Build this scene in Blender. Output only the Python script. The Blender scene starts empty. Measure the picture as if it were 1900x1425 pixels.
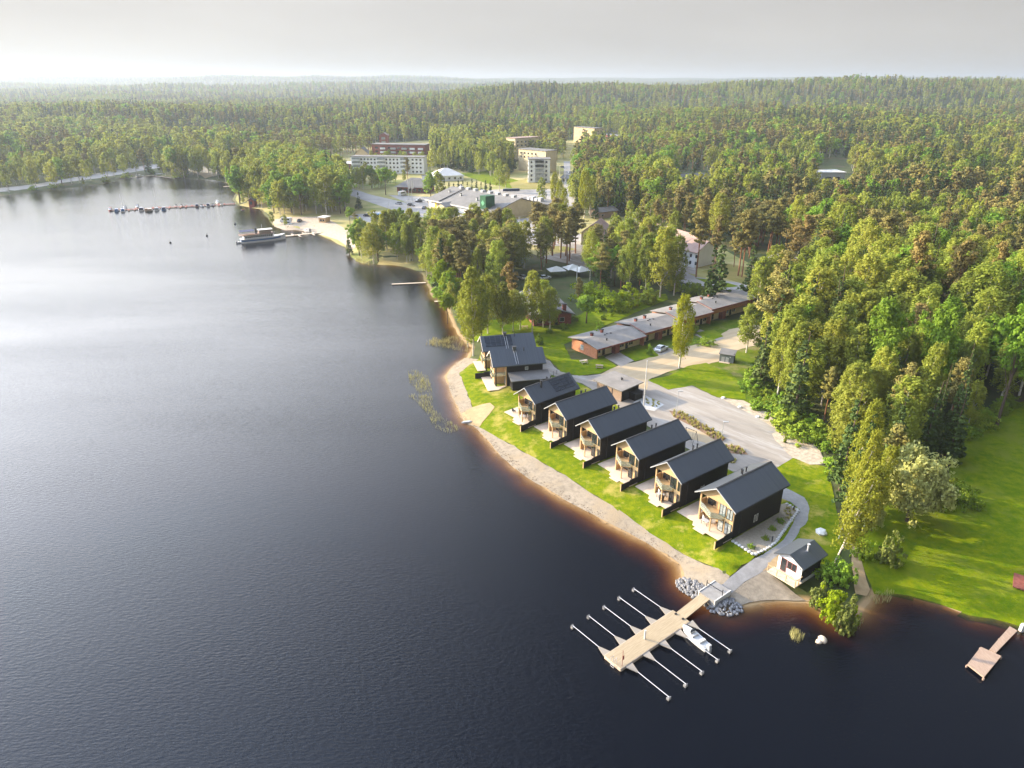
import bpy, math, random, time
import numpy as np
from mathutils import Vector, Matrix
from mathutils.geometry import delaunay_2d_cdt

T0 = time.time()
scene = bpy.context.scene
COL = scene.collection
rnd = random.Random(7)
R = math.radians

# ------------------------------------------------------------------ camera
F, CX, CY, PITCH, CAMH = 1300.0, 950.0, 712.5, R(23.3), 65.0
cam_d = bpy.data.cameras.new("camera")
cam = bpy.data.objects.new("camera", cam_d); COL.objects.link(cam)
cam.location = (0, 0, CAMH); cam.rotation_euler = (R(90) - PITCH, 0, 0)
cam_d.sensor_width = 36; cam_d.lens = 36 * F / 1900; cam_d.clip_start = 1; cam_d.clip_end = 30000
scene.camera = cam

# ------------------------------------------------------------------ sun and sky
SUN_AZ, SUN_EL = R(-68), R(17.5)            # azimuth clockwise from +Y (view direction)
sd_ = bpy.data.lights.new("sun", 'SUN'); sun = bpy.data.objects.new("sun", sd_); COL.objects.link(sun)
sdir = Vector((math.sin(SUN_AZ) * math.cos(SUN_EL), math.cos(SUN_AZ) * math.cos(SUN_EL), math.sin(SUN_EL)))
sun.rotation_euler = sdir.to_track_quat('Z', 'Y').to_euler(); sun.location = (-200, 80, 120)
sd_.energy = 4.9; sd_.angle = R(0.6); sd_.color = (1.0, 0.81, 0.53)
world = bpy.data.worlds.new("World"); scene.world = world; world.use_nodes = True
wn, wl = world.node_tree.nodes, world.node_tree.links
bg = wn["Background"]
sky = wn.new("ShaderNodeTexSky"); sky.sky_type = 'NISHITA'; sky.sun_disc = False
sky.sun_elevation = SUN_EL; sky.sun_rotation = SUN_AZ; sky.air_density = 1.0; sky.dust_density = 3.0; sky.ozone_density = 1.0; sky.altitude = 60
hs = wn.new("ShaderNodeHueSaturation"); hs.inputs["Saturation"].default_value = 0.35; hs.inputs["Value"].default_value = 0.8
wl.new(sky.outputs[0], hs.inputs["Color"])
# thin even cloud veil: grey at the horizon, bright and bluish higher up, brighter towards the sun
tc = wn.new("ShaderNodeTexCoord"); sp = wn.new("ShaderNodeSeparateXYZ"); wl.new(tc.outputs["Generated"], sp.inputs[0])
mp = wn.new("ShaderNodeMapping"); mp.inputs["Scale"].default_value = (1, 1, 5)
nz = wn.new("ShaderNodeTexNoise"); nz.inputs["Scale"].default_value = 2.2; nz.inputs["Detail"].default_value = 5
wl.new(tc.outputs["Generated"], mp.inputs[0]); wl.new(mp.outputs[0], nz.inputs["Vector"])
cr = wn.new("ShaderNodeValToRGB"); e = cr.color_ramp.elements
for pos, c in ((0.0, (2.80, 2.66, 2.44)), (.10, (2.76, 2.64, 2.46)), (.30, (1.35, 2.0, 3.2)), (.6, (.80, 1.25, 2.05)), (1.0, (1.15, 1.6, 2.5))):
    el = e[0] if pos == 0 else e[1] if pos == 1 else e.new(pos)
    el.position = pos; el.color = c + (1,)
wl.new(sp.outputs[2], cr.inputs[0])
dt = wn.new("ShaderNodeVectorMath"); dt.operation = 'DOT_PRODUCT'; dt.inputs[1].default_value = sdir; wl.new(tc.outputs["Generated"], dt.inputs[0])
mr_ = wn.new("ShaderNodeMapRange"); mr_.inputs[1].default_value = .35; mr_.inputs[2].default_value = 1; wl.new(dt.outputs["Value"], mr_.inputs[0])
pw_ = wn.new("ShaderNodeMath"); pw_.operation = 'POWER'; pw_.inputs[1].default_value = 1.3; wl.new(mr_.outputs[0], pw_.inputs[0])
el_ = wn.new("ShaderNodeMapRange"); el_.interpolation_type = 'SMOOTHSTEP'; el_.inputs[1].default_value = .08; el_.inputs[2].default_value = .34; el_.inputs[3].default_value = .04; el_.inputs[4].default_value = 15; wl.new(sp.outputs[2], el_.inputs[0])
gm_ = wn.new("ShaderNodeMath"); gm_.operation = 'MULTIPLY'; wl.new(pw_.outputs[0], gm_.inputs[0]); wl.new(el_.outputs[0], gm_.inputs[1])
ma_ = wn.new("ShaderNodeMath"); ma_.operation = 'MULTIPLY_ADD'; ma_.inputs[1].default_value = .2; ma_.inputs[2].default_value = .92; wl.new(dt.outputs["Value"], ma_.inputs[0])
mn_ = wn.new("ShaderNodeMath"); mn_.operation = 'MULTIPLY_ADD'; mn_.inputs[1].default_value = .42; mn_.inputs[2].default_value = -.21; wl.new(nz.outputs[0], mn_.inputs[0])
sm_ = wn.new("ShaderNodeMath"); sm_.operation = 'ADD'; ad_ = wn.new("ShaderNodeMath"); ad_.operation = 'ADD'; wl.new(ma_.outputs[0], ad_.inputs[0]); wl.new(gm_.outputs[0], ad_.inputs[1]); wl.new(ad_.outputs[0], sm_.inputs[0]); wl.new(mn_.outputs[0], sm_.inputs[1])
sc_ = wn.new("ShaderNodeVectorMath"); sc_.operation = 'SCALE'; wl.new(cr.outputs[0], sc_.inputs[0]); wl.new(sm_.outputs[0], sc_.inputs["Scale"])
mx = wn.new("ShaderNodeMix"); mx.data_type = 'RGBA'; mx.inputs[0].default_value = 0.97
wl.new(hs.outputs[0], mx.inputs[6]); wl.new(sc_.outputs[0], mx.inputs[7]); wl.new(mx.outputs[2], bg.inputs["Color"])
bg.inputs["Strength"].default_value = 0.1
scene.view_settings.view_transform = 'Standard'; scene.view_settings.look = 'None'
scene.view_settings.exposure = 1.30; scene.view_settings.gamma = 1
scene.cycles.max_bounces = 8; scene.cycles.diffuse_bounces = 4; scene.cycles.glossy_bounces = 2
scene.cycles.transmission_bounces = 4; scene.cycles.transparent_max_bounces = 8; scene.cycles.volume_bounces = 0
scene.cycles.use_denoising = True; scene.cycles.use_adaptive_sampling = True; scene.cycles.adaptive_threshold = 0.02
scene.cycles.caustics_reflective = False; scene.cycles.caustics_refractive = False
scene.cycles.use_fast_gi = False

# ------------------------------------------------------------------ measuring helpers
def at(px, py, z=1.6):
    """world point at height z seen at photo position (px, py)"""
    u = (px - CX) / F; v = (py - CY) / F
    dy, dz = math.cos(PITCH) - v * math.sin(PITCH), -math.sin(PITCH) - v * math.cos(PITCH)
    t = (z - CAMH) / dz
    return Vector((u * t, dy * t, z))
def pixy(x, y, z):
    z -= CAMH
    d = y * math.cos(PITCH) - z * math.sin(PITCH)
    return CX + F * x / d, CY - F * (y * math.sin(PITCH) + z * math.cos(PITCH)) / d
def height_to(x, y, z0, py):
    lo, hi = 0.5, 60
    for _ in range(30):
        m = (lo + hi) / 2
        if pixy(x, y, z0 + m)[1] > py: lo = m
        else: hi = m
    return lo

# ------------------------------------------------------------------ materials
MATS = {}
def hexlin(c):
    return tuple(c) + (1.0,) if len(c) == 3 else c
def mat(name, col, col2=None, scale=1.0, rough=0.8, bump=0.0, bscale=None, metal=0.0, spec=0.3, detail=4, coords='Object', rndv=0.0, stretch=None, trans=0.0, lo=.35, hi=.65, col3=None, scale3=.08, rot=0):
    if name in MATS: return MATS[name]
    m = bpy.data.materials.new(name); m.use_nodes = True
    n, l = m.node_tree.nodes, m.node_tree.links
    b = n["Principled BSDF"]; b.inputs["Roughness"].default_value = rough; b.inputs["Metallic"].default_value = metal
    b.inputs["Specular IOR Level"].default_value = spec
    out = n["Material Output"]
    if coords == 'World':
        g = n.new("ShaderNodeNewGeometry"); vec = g.outputs["Position"]
    else:
        g = n.new("ShaderNodeTexCoord"); vec = g.outputs["Object"]
    if stretch:
        mpn = n.new("ShaderNodeMapping"); mpn.inputs["Scale"].default_value = stretch; mpn.vector_type = 'TEXTURE' if rot else 'POINT'; mpn.inputs["Rotation"].default_value = (0, 0, rot); l.new(vec, mpn.inputs[0]); vec = mpn.outputs[0]
    csock = None
    if col2 is not None:
        t = n.new("ShaderNodeTexNoise"); t.inputs["Scale"].default_value = scale; t.inputs["Detail"].default_value = detail; t.inputs["Roughness"].default_value = .65
        l.new(vec, t.inputs["Vector"])
        r = n.new("ShaderNodeValToRGB"); r.color_ramp.elements[0].position = lo; r.color_ramp.elements[1].position = hi
        r.color_ramp.elements[0].color = hexlin(col); r.color_ramp.elements[1].color = hexlin(col2)
        l.new(t.outputs[0], r.inputs[0]); csock = r.outputs[0]
        if col3 is not None:
            t3 = n.new("ShaderNodeTexNoise"); t3.inputs["Scale"].default_value = scale3; t3.inputs["Detail"].default_value = 5; t3.inputs["Roughness"].default_value = .7
            l.new(vec, t3.inputs["Vector"])
            r3 = n.new("ShaderNodeValToRGB"); r3.color_ramp.elements[0].position = .52; r3.color_ramp.elements[1].position = .66
            r3.color_ramp.elements[0].color = (0, 0, 0, 1); r3.color_ramp.elements[1].color = (1, 1, 1, 1)
            l.new(t3.outputs[0], r3.inputs[0])
            mm = n.new("ShaderNodeMix"); mm.data_type = 'RGBA'; l.new(r3.outputs[0], mm.inputs[0]); l.new(csock, mm.inputs[6]); mm.inputs[7].default_value = hexlin(col3)
            csock = mm.outputs[2]
    if rndv:
        oi = n.new("ShaderNodeObjectInfo"); h = n.new("ShaderNodeHueSaturation")
        mr = n.new("ShaderNodeMapRange"); mr.inputs[3].default_value = 1 - rndv; mr.inputs[4].default_value = 1 + rndv
        l.new(oi.outputs["Random"], mr.inputs[0]); l.new(mr.outputs[0], h.inputs["Value"])
        mr2 = n.new("ShaderNodeMapRange"); mr2.inputs[3].default_value = .5 + .05 * rndv; mr2.inputs[4].default_value = .5 - .09 * rndv
        ml = n.new("ShaderNodeMath"); ml.operation = 'FRACT'; ma = n.new("ShaderNodeMath"); ma.operation = 'MULTIPLY'; ma.inputs[1].default_value = 37.7
        l.new(oi.outputs["Random"], ma.inputs[0]); l.new(ma.outputs[0], ml.inputs[0]); l.new(ml.outputs[0], mr2.inputs[0]); l.new(mr2.outputs[0], h.inputs["Hue"])
        if csock: l.new(csock, h.inputs["Color"])
        else: h.inputs["Color"].default_value = hexlin(col)
        csock = h.outputs[0]
    if csock: l.new(csock, b.inputs["Base Color"])
    else: b.inputs["Base Color"].default_value = hexlin(col)
    if bump:
        t2 = n.new("ShaderNodeTexNoise"); t2.inputs["Scale"].default_value = bscale or scale * 3; t2.inputs["Detail"].default_value = 3
        l.new(vec, t2.inputs["Vector"]); bp = n.new("ShaderNodeBump"); bp.inputs["Strength"].default_value = bump; bp.inputs["Distance"].default_value = 0.1
        l.new(t2.outputs[0], bp.inputs["Height"]); l.new(bp.outputs[0], b.inputs["Normal"])
    if trans:
        tr = n.new("ShaderNodeBsdfTranslucent"); ms = n.new("ShaderNodeMixShader"); ms.inputs[0].default_value = trans
        if csock: l.new(csock, tr.inputs["Color"])
        else: tr.inputs["Color"].default_value = hexlin(col)
        l.new(b.outputs[0], ms.inputs[1]); l.new(tr.outputs[0], ms.inputs[2]); l.new(ms.outputs[0], out.inputs["Surface"])
    MATS[name] = m
    return m

M = {}
def defmats():
    M['grass'] = mat('lawn_grass', (.085, .145, .003), (.20, .225, .006), .9, .9, .8, 6, detail=9, spec=.04, coords='World', col3=(.36, .30, .07), scale3=.22)
    M['lawn'] = mat('mown_grass', (.09, .155, .003), (.185, .22, .005), .7, .9, .7, 6, detail=9, spec=.04, coords='World', col3=(.17, .20, .02), scale3=.1)
    M['rough_grass'] = mat('rough_grass', (.075, .13, .008), (.14, .17, .015), .3, .9, .8, 3, spec=.04, coords='World', col3=(.22, .19, .08), scale3=.12)
    M['dry'] = mat('dry_grass', (.30, .24, .07), (.20, .19, .04), .08, .95, .3, 2, coords='World')
    M['sand'] = mat('beach_gravel', (.23, .19, .14), (.34, .285, .215), 1.2, .95, .5, 5, coords='World', detail=8, col3=(.30, .235, .155), scale3=.15)
    M['sand2'] = mat('wet_sand', (.36, .25, .13), (.46, .33, .18), .9, .9, .3, 5, coords='World', detail=6)
    M['yard'] = mat('yard_gravel', (.25, .22, .19), (.36, .32, .275), .28, .95, .5, 6, coords='World', detail=8, stretch=(4.5, .8, 1), rot=R(-48), col3=(.40, .37, .34), scale3=.3)
    M['path'] = mat('path_gravel', (.24, .23, .22), (.32, .31, .30), .9, .95, .4, 7, coords='World', detail=8)
    M['dirt'] = mat('dirt_road', (.38, .29, .175), (.48, .38, .25), .22, .95, .3, 4, coords='World', detail=7, stretch=(5, .5, 1), rot=R(33))
    M['rubble'] = mat('rubble', (.34, .28, .21), (.58, .47, .35), 1.5, .95, 1.0, 3, coords='World', detail=6)
    M['asphalt'] = mat('asphalt', (.30, .28, .26), (.40, .37, .34), .1, .9, coords='World')
    M['concrete'] = mat('concrete', (.48, .47, .45), (.58, .56, .53), .8, .85, coords='World')
    M['town'] = mat('town_ground', (.24, .23, .06), (.46, .38, .17), .03, .95, coords='World', col3=(.14, .19, .02), scale3=.02)
    M['blackwood'] = mat('black_boards', (.010, .009, .009), (.022, .018, .016), 3, .75, .5, 8, stretch=(.3, .3, 6))
    M['tan'] = mat('tan_boards', (.50, .33, .17), (.60, .42, .23), 3, .7, .2, 8, stretch=(.4, .4, 5))
    M['palewood'] = mat('pale_decking', (.55, .44, .33), (.66, .54, .42), 2.5, .8, .2, 9, stretch=(6, .4, 1))
    M['dockwood'] = mat('dock_planks', (.32, .25, .155), (.44, .35, .235), 1.8, .75, .2, 9, stretch=(.35, 5, 1))
    M['greywood'] = mat('weathered_planks', (.33, .23, .17), (.45, .33, .25), 2.5, .85, .3, 9, stretch=(5, .5, 1))
    M['roof'] = mat('charcoal_roof', (.046, .054, .066), (.075, .086, .10), 1.0, .40, .1, 2, spec=.9, detail=2, stretch=(.03, 5, .03))
    M['roof2'] = mat('brown_felt_roof', (.20, .185, .17), (.27, .25, .23), .35, .9, .1, 3, detail=6)
    M['roofgrey'] = mat('grey_roof', (.16, .155, .15), (.21, .20, .19), .3, .85)
    M['roofwhite'] = mat('white_roof', (.62, .60, .56), (.72, .70, .66), .3, .8)
    M['roofpink'] = mat('rose_roof', (.30, .20, .17), (.38, .27, .22), .4, .85)
    M['trim'] = mat('white_trim', (.62, .61, .58), rough=.6)
    M['dark'] = mat('dark_metal', (.02, .02, .022), rough=.5, spec=.5)
    M['glass'] = mat('window_glass', (.02, .025, .03), rough=.06, spec=.9)
    M['paleglass'] = mat('curtained_glass', (.42, .46, .46), (.16, .18, .19), 1.5, .12, spec=.8)
    M['brick'] = mat('orange_brick', (.42, .17, .085), (.52, .24, .13), 2.2, .85, .2, 12)
    M['redbrick'] = mat('red_brick', (.20, .065, .05), (.28, .10, .075), 2.2, .85, .2, 12)
    M['cream'] = mat('cream_render', (.58, .48, .30), (.66, .56, .38), .5, .85)
    M['white'] = mat('white_render', (.74, .76, .80), (.82, .84, .87), .4, .8)
    M['yellow'] = mat('yellow_panels', (.50, .36, .19), (.60, .45, .26), .4, .8)
    M['red'] = mat('red_paint', (.34, .08, .06), rough=.7)
    M['stone'] = mat('grey_stone', (.14, .14, .15), (.36, .35, .34), 1.5, .9, .4, 5)
    M['fawn'] = mat('fawn_board', (.30, .265, .225), rough=.8)
    M['steel'] = mat('galvanised_steel', (.62, .62, .64), rough=.4, metal=.3, spec=.5)
    M['solar'] = mat('solar_panel', (.022, .028, .04), (.035, .042, .055), 2, .22, spec=.7)
    M['hullwhite'] = mat('white_hull', (.74, .73, .72), rough=.35, spec=.5)
    M['blue'] = mat('blue_paint', (.06, .16, .36), rough=.4)
    M['navy'] = mat('navy_canvas', (.03, .04, .10), rough=.8)
    M['grey'] = mat('light_grey', (.42, .43, .44), rough=.6)
    M['greywall'] = mat('grey_boards', (.16, .18, .19), (.21, .23, .24), 3, .8, stretch=(5, 5, .5))
    M['green'] = mat('green_panels', (.01, .09, .035), rough=.5)
    M['palegreen'] = mat('pale_green_panel', (.12, .36, .20), rough=.5)
    M['poster'] = mat('yellow_poster', (.80, .62, .06), rough=.6)
    M['tyre'] = mat('black_rubber', (.015, .015, .015), rough=.9)
    M['lens'] = mat('lamp_lens', (.75, .75, .72), rough=.2, spec=.8)
    M['bark'] = mat('birch_bark', (.62, .57, .50), (.16, .13, .11), 1.2, .85, lo=.5, hi=.68, stretch=(1, 1, 2.2))
    M['pinebark'] = mat('pine_bark', (.34, .15, .07), (.22, .11, .07), 1.0, .9, .3, 3)
    M['sprucebark'] = mat('spruce_bark', (.12, .085, .06), rough=.9)
    M['l_birch'] = mat('birch_leaves', (.31, .35, .05), rough=.6, spec=.12, rndv=.22, trans=.46)
    M['l_weep'] = mat('bright_birch_leaves', (.30, .32, .012), rough=.6, spec=.12, rndv=.06, trans=.46)
    M['l_aspen'] = mat('aspen_leaves', (.20, .33, .03), rough=.6, spec=.12, rndv=.14, trans=.44)
    M['l_pine'] = mat('pine_needles', (.25, .22, .06), rough=.7, spec=.1, rndv=.2, trans=.15)
    M['l_spruce'] = mat('spruce_needles', (.09, .135, .035), rough=.7, spec=.1, rndv=.25, trans=.12)
    M['l_bush'] = mat('shrub_leaves', (.23, .33, .03), rough=.6, spec=.12, rndv=.3, trans=.3)
    M['l_willow'] = mat('silver_willow_leaves', (.47, .49, .16), rough=.6, rndv=.08, trans=.4)
    M['l_white'] = mat('white_blossom', (.55, .54, .40), rough=.7, rndv=.1, trans=.2)
    M['reed'] = mat('reed_stems', (.46, .43, .18), rough=.8, trans=.2, rndv=.2)
    M['tuft'] = mat('ornamental_grass', (.56, .46, .18), (.34, .36, .10), 1.2, .9, trans=.2)
defmats()

# ------------------------------------------------------------------ mesh helpers
class MB:
    def __init__(s): s.v = []; s.f = []
    def add(s, vs, fs):
        o = len(s.v); s.v += [tuple(p) for p in vs]; s.f += [tuple(i + o for i in f) for f in fs]; return s
    def box(s, x0, x1, y0, y1, z0, z1):
        return s.add([(x0, y0, z0), (x1, y0, z0), (x1, y1, z0), (x0, y1, z0), (x0, y0, z1), (x1, y0, z1), (x1, y1, z1), (x0, y1, z1)],
                     [(3, 2, 1, 0), (4, 5, 6, 7), (0, 1, 5, 4), (1, 2, 6, 5), (2, 3, 7, 6), (3, 0, 4, 7)])
    def prism(s, poly, z0, z1):
        n = len(poly); a = sum(poly[i][0] * poly[(i + 1) % n][1] - poly[(i + 1) % n][0] * poly[i][1] for i in range(n))
        if a < 0: poly = poly[::-1]
        return s.add([(p[0], p[1], z0) for p in poly] + [(p[0], p[1], z1) for p in poly],
                     [tuple(range(n))[::-1], tuple(range(n, 2 * n))] + [(i, (i + 1) % n, n + (i + 1) % n, n + i) for i in range(n)])
    def xz(s, poly, y0, y1):      # polygon in the x-z plane extruded along y
        n = len(poly)
        return s.add([(p[0], y0, p[1]) for p in poly] + [(p[0], y1, p[1]) for p in poly],
                     [tuple(range(n)), tuple(range(n, 2 * n))[::-1]] + [(i, n + i, n + (i + 1) % n, (i + 1) % n) for i in range(n)])
    def yz(s, poly, x0, x1):
        n = len(poly)
        return s.add([(x0, p[0], p[1]) for p in poly] + [(x1, p[0], p[1]) for p in poly],
                     [tuple(range(n))[::-1], tuple(range(n, 2 * n))] + [(i, (i + 1) % n, n + (i + 1) % n, n + i) for i in range(n)])
    def tube(s, pts, rads, k=8):
        pts = [Vector(p) for p in pts]; rings = []
        for i, p in enumerate(pts):
            d = (pts[min(i + 1, len(pts) - 1)] - pts[max(i - 1, 0)]).normalized()
            a = d.cross(Vector((0, 0, 1)) if abs(d.z) < .9 else Vector((1, 0, 0))).normalized(); b = d.cross(a)
            r = rads[i] if isinstance(rads, (list, tuple)) else rads
            rings.append([p + (a * math.cos(t) + b * math.sin(t)) * r for t in [2 * math.pi * j / k for j in range(k)]])
        vs = [q for r_ in rings for q in r_]; fs = []
        for i in range(len(rings) - 1):
            for j in range(k): fs.append((i * k + j, i * k + (j + 1) % k, (i + 1) * k + (j + 1) % k, (i + 1) * k + j))
        fs.append(tuple(range(k))[::-1]); fs.append(tuple((len(rings) - 1) * k + j for j in range(k)))
        return s.add(vs, fs)
    def loft(s, rings, cap=True):
        k = len(rings[0]); vs = [q for r_ in rings for q in r_]; fs = []
        for i in range(len(rings) - 1):
            for j in range(k): fs.append((i * k + j, i * k + (j + 1) % k, (i + 1) * k + (j + 1) % k, (i + 1) * k + j))
        if cap: fs.append(tuple(range(k))[::-1]); fs.append(tuple((len(rings) - 1) * k + j for j in range(k)))
        return s.add(vs, fs)
    def blob(s, c, r, seed=0, squash=.7, sub=8):
        g = random.Random(seed); rings = []
        for i in range(1, sub // 2 + 1):
            ph = math.pi * i / (sub // 2 + 1)
            rings.append([(c[0] + r * math.sin(ph) * math.cos(t) * g.uniform(.75, 1.15), c[1] + r * math.sin(ph) * math.sin(t) * g.uniform(.75, 1.15), c[2] + r * squash * math.cos(ph)) for t in [2 * math.pi * j / sub for j in range(sub)]])
        return s.loft(rings)
    def mesh(s, name, m, smooth=False, bev=0):
        me = bpy.data.meshes.new(name); me.from_pydata(s.v, [], s.f); me.materials.append(m)
        if smooth: me.shade_smooth()
        me.update(); return me
    def part(s, name, m, parent=None, smooth=False, label=None, bevel=0):
        me = s.mesh(name, m, smooth); o = bpy.data.objects.new(name, me); COL.objects.link(o)
        if parent is not None: o.parent = parent
        if label: o["label"] = label
        if bevel:
            b = o.modifiers.new("edges", 'BEVEL'); b.width = bevel; b.segments = 2; b.limit_method = 'ANGLE'
        return o

def tag(o, label, cat, group=None):
    o["label"] = label; o["category"] = cat
    if group: o["group"] = group
    return o
def thing(name, label, cat, loc=(0, 0, 0), rotz=0.0, group=None):
    o = bpy.data.objects.new(name, None); COL.objects.link(o); o.empty_display_size = .3
    o.location = loc; o.rotation_euler = (0, 0, rotz); return tag(o, label, cat, group)
def copy_tree(o, parent=None):
    c = o.copy(); COL.objects.link(c)
    if parent is not None: c.parent = parent
    for ch in list(o.children): copy_tree(ch, c)
    return c
def np_mesh(name, V, Fq, m, k=4):
    me = bpy.data.meshes.new(name); nv, nf = len(V), len(Fq)
    me.vertices.add(nv); me.vertices.foreach_set("co", np.asarray(V, np.float32).ravel())
    me.loops.add(nf * k); me.loops.foreach_set("vertex_index", np.asarray(Fq, np.int32).ravel())
    me.polygons.add(nf); me.polygons.foreach_set("loop_start", np.arange(0, nf * k, k, dtype=np.int32))
    me.polygons.foreach_set("loop_total", np.full(nf, k, np.int32))
    me.materials.append(m); me.update(); me.validate(); return me

# ------------------------------------------------------------------ land outline (measured along the waterline)
SH = [(1960, 1185), (1900, 1160), (1850, 1143), (1800, 1135), (1755, 1116), (1700, 1100), (1660, 1092), (1622, 1100), (1604, 1124), (1588, 1146), (1560, 1152),
      (1530, 1134), (1500, 1116), (1440, 1115), (1390, 1121), (1360, 1129), (1336, 1131), (1314, 1121), (1300, 1106), (1284, 1097), (1270, 1082), (1269, 1064), (1262, 1048), (1238, 1030),
      (1200, 1008), (1130, 972), (1060, 935), (1000, 900), (960, 873), (930, 848), (900, 812), (880, 792), (860, 782), (852, 762), (836, 727), (829, 700), (838, 682),
      (862, 664), (874, 645), (862, 632), (846, 618), (836, 600), (832, 575), (822, 562), (806, 552), (798, 538), (790, 520), (786, 506), (768, 497), (730, 491), (690, 491),
      (665, 485), (650, 473), (640, 458), (620, 446), (592, 434), (566, 427), (548, 425), (535, 428), (520, 424), (505, 417), (498, 405), (482, 388), (440, 380), (432, 371), (440, 353), (425, 341),
      (400, 334), (370, 332), (345, 331), (318, 332), (300, 328), (270, 325), (240, 331), (180, 343), (100, 352), (0, 363), (-150, 380)]
land = [at(p[0], p[1], 0).xy for p in SH]
land = [Vector((60.5, -400)), Vector((90, -50)), Vector((84, 40)), Vector((76, 62))] + land + [Vector((-700, 330)), Vector((-1500, 300)), Vector((-14000, 300)), Vector((-14000, 16000)), Vector((14000, 16000)), Vector((14000, -400))]
LP = np.array([tuple(p) for p in land])
def sdist(X, Y):
    """signed distance to the shoreline, positive on land"""
    X = np.asarray(X, float).ravel(); Y = np.asarray(Y, float).ravel()
    best = np.full(X.shape, 1e18); ins = np.zeros(X.shape, bool)
    n = len(LP)
    for i in range(n):
        ax, ay = LP[i]; bx, by = LP[(i + 1) % n]; dx, dy = bx - ax, by - ay
        t = np.clip(((X - ax) * dx + (Y - ay) * dy) / (dx * dx + dy * dy), 0, 1)
        best = np.minimum(best, (X - ax - t * dx) ** 2 + (Y - ay - t * dy) ** 2)
        c = (ay > Y) != (by > Y)
        with np.errstate(divide='ignore', invalid='ignore'):
            xi = (bx - ax) * (Y - ay) / (by - ay if by != ay else 1e-9) + ax
        ins ^= c & (X < xi)
    return np.where(ins, 1, -1) * np.sqrt(best)
def vnoise(X, Y, s, seed):
    """smooth value noise"""
    X = X / s + seed * 17.3; Y = Y / s - seed * 9.1
    xi = np.floor(X); yi = np.floor(Y); fx = X - xi; fy = Y - yi
    fx = fx * fx * (3 - 2 * fx); fy = fy * fy * (3 - 2 * fy)
    def h(a, b):
        v = np.sin(a * 127.1 + b * 311.7 + seed * 74.7) * 43758.5453
        return v - np.floor(v)
    return (h(xi, yi) * (1 - fx) + h(xi + 1, yi) * fx) * (1 - fy) + (h(xi, yi + 1) * (1 - fx) + h(xi + 1, yi + 1) * fx) * fy
def smooth(t): t = np.clip(t, 0, 1); return t * t * (3 - 2 * t)
HILLS = [  # cx, cy, sx, sy, h
    (160, 1800, 300, 170, 40), (-60, 1260, 130, 160, 22), (430, 1080, 240, 90, 15), (760, 1600, 330, 130, 46), (1250, 1750, 330, 160, 34), (1500, 2700, 500, 400, 34), (40, 1520, 120, 110, 20),
    (-560, 1060, 260, 80, 12), (-900, 1250, 200, 90, 10), (-1500, 2300, 600, 200, 16), (-800, 3200, 900, 260, 24), (-2600, 4200, 1200, 350, 34), (500, 3600, 900, 400, 24), (2100, 3300, 600, 300, 40),
    (620, 760, 240, 80, 8), (330, 900, 110, 60, 9), (-3600, 6300, 2200, 500, 88), (-1000, 5600, 900, 300, 64), (3400, 6600, 900, 500, 66), (600, 6700, 2300, 500, 76), (4200, 5000, 900, 700, 36), (980, 1130, 180, 90, 16), (1900, 5200, 900, 350, 50)]
def ground(X, Y, sd=None):
    X = np.asarray(X, float).ravel(); Y = np.asarray(Y, float).ravel()
    if sd is None: sd = sdist(X, Y)
    z = 0.22 * np.clip(sd, 0, 2) + 0.22 * np.clip(sd - 2, 0, 4) + .28 * smooth((sd - 6) / 4)
    z = np.where(sd > 0, z, np.maximum(.17 * np.maximum(sd, -4) + .30 * np.minimum(sd + 4, 0), -4))
    far = smooth((Y - 650) / 500)
    mid = smooth((np.hypot(X, Y) - 800) / 2600)
    hz = mid * 5 + far * (vnoise(X, Y, 300, 3) - .5) * 16 + mid * (vnoise(X, Y, 900, 5) - .5) * 22 + far * vnoise(X, Y, 140, 8) * 3
    for cx, cy, sx, sy, h in HILLS: hz = hz + h * np.exp(-((X - cx) / sx) ** 2 / 2 - ((Y - cy) / sy) ** 2 / 2) * smooth((Y - 480) / 300)
    
    return z + np.where(sd > 0, np.maximum(hz, 0) * smooth(sd / 120), 0)
def gz(x, y): return float(ground([x], [y])[0])

def axis(lo, dlo, dhi, hi, step, grow):
    a = list(np.arange(dlo, dhi + .01, step)); s = step
    while a[-1] < hi: s *= grow; a.append(a[-1] + s)
    s = step
    while a[0] > lo: s *= grow; a.insert(0, a[0] - s)
    return np.array(a)
gx = axis(-7500, -25, 90, 7500, 1.1, 1.045); gy = axis(-350, 52, 200, 9000, 1.1, 1.018)
GX, GY = np.meshgrid(gx, gy)
sdg = sdist(GX, GY)
sdg = sdg + (vnoise(GX.ravel(), GY.ravel(), 3.1, 2) - .5) * .9 + (vnoise(GX.ravel(), GY.ravel(), 11, 4) - .5) * 1.2
GZ = ground(GX, GY, sdg)
nx, ny = len(gx), len(gy)
idx = (np.arange(ny - 1)[:, None] * nx + np.arange(nx - 1)[None, :]).ravel()
FQ = np.stack([idx, idx + 1, idx + nx + 1, idx + nx], 1)
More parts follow.
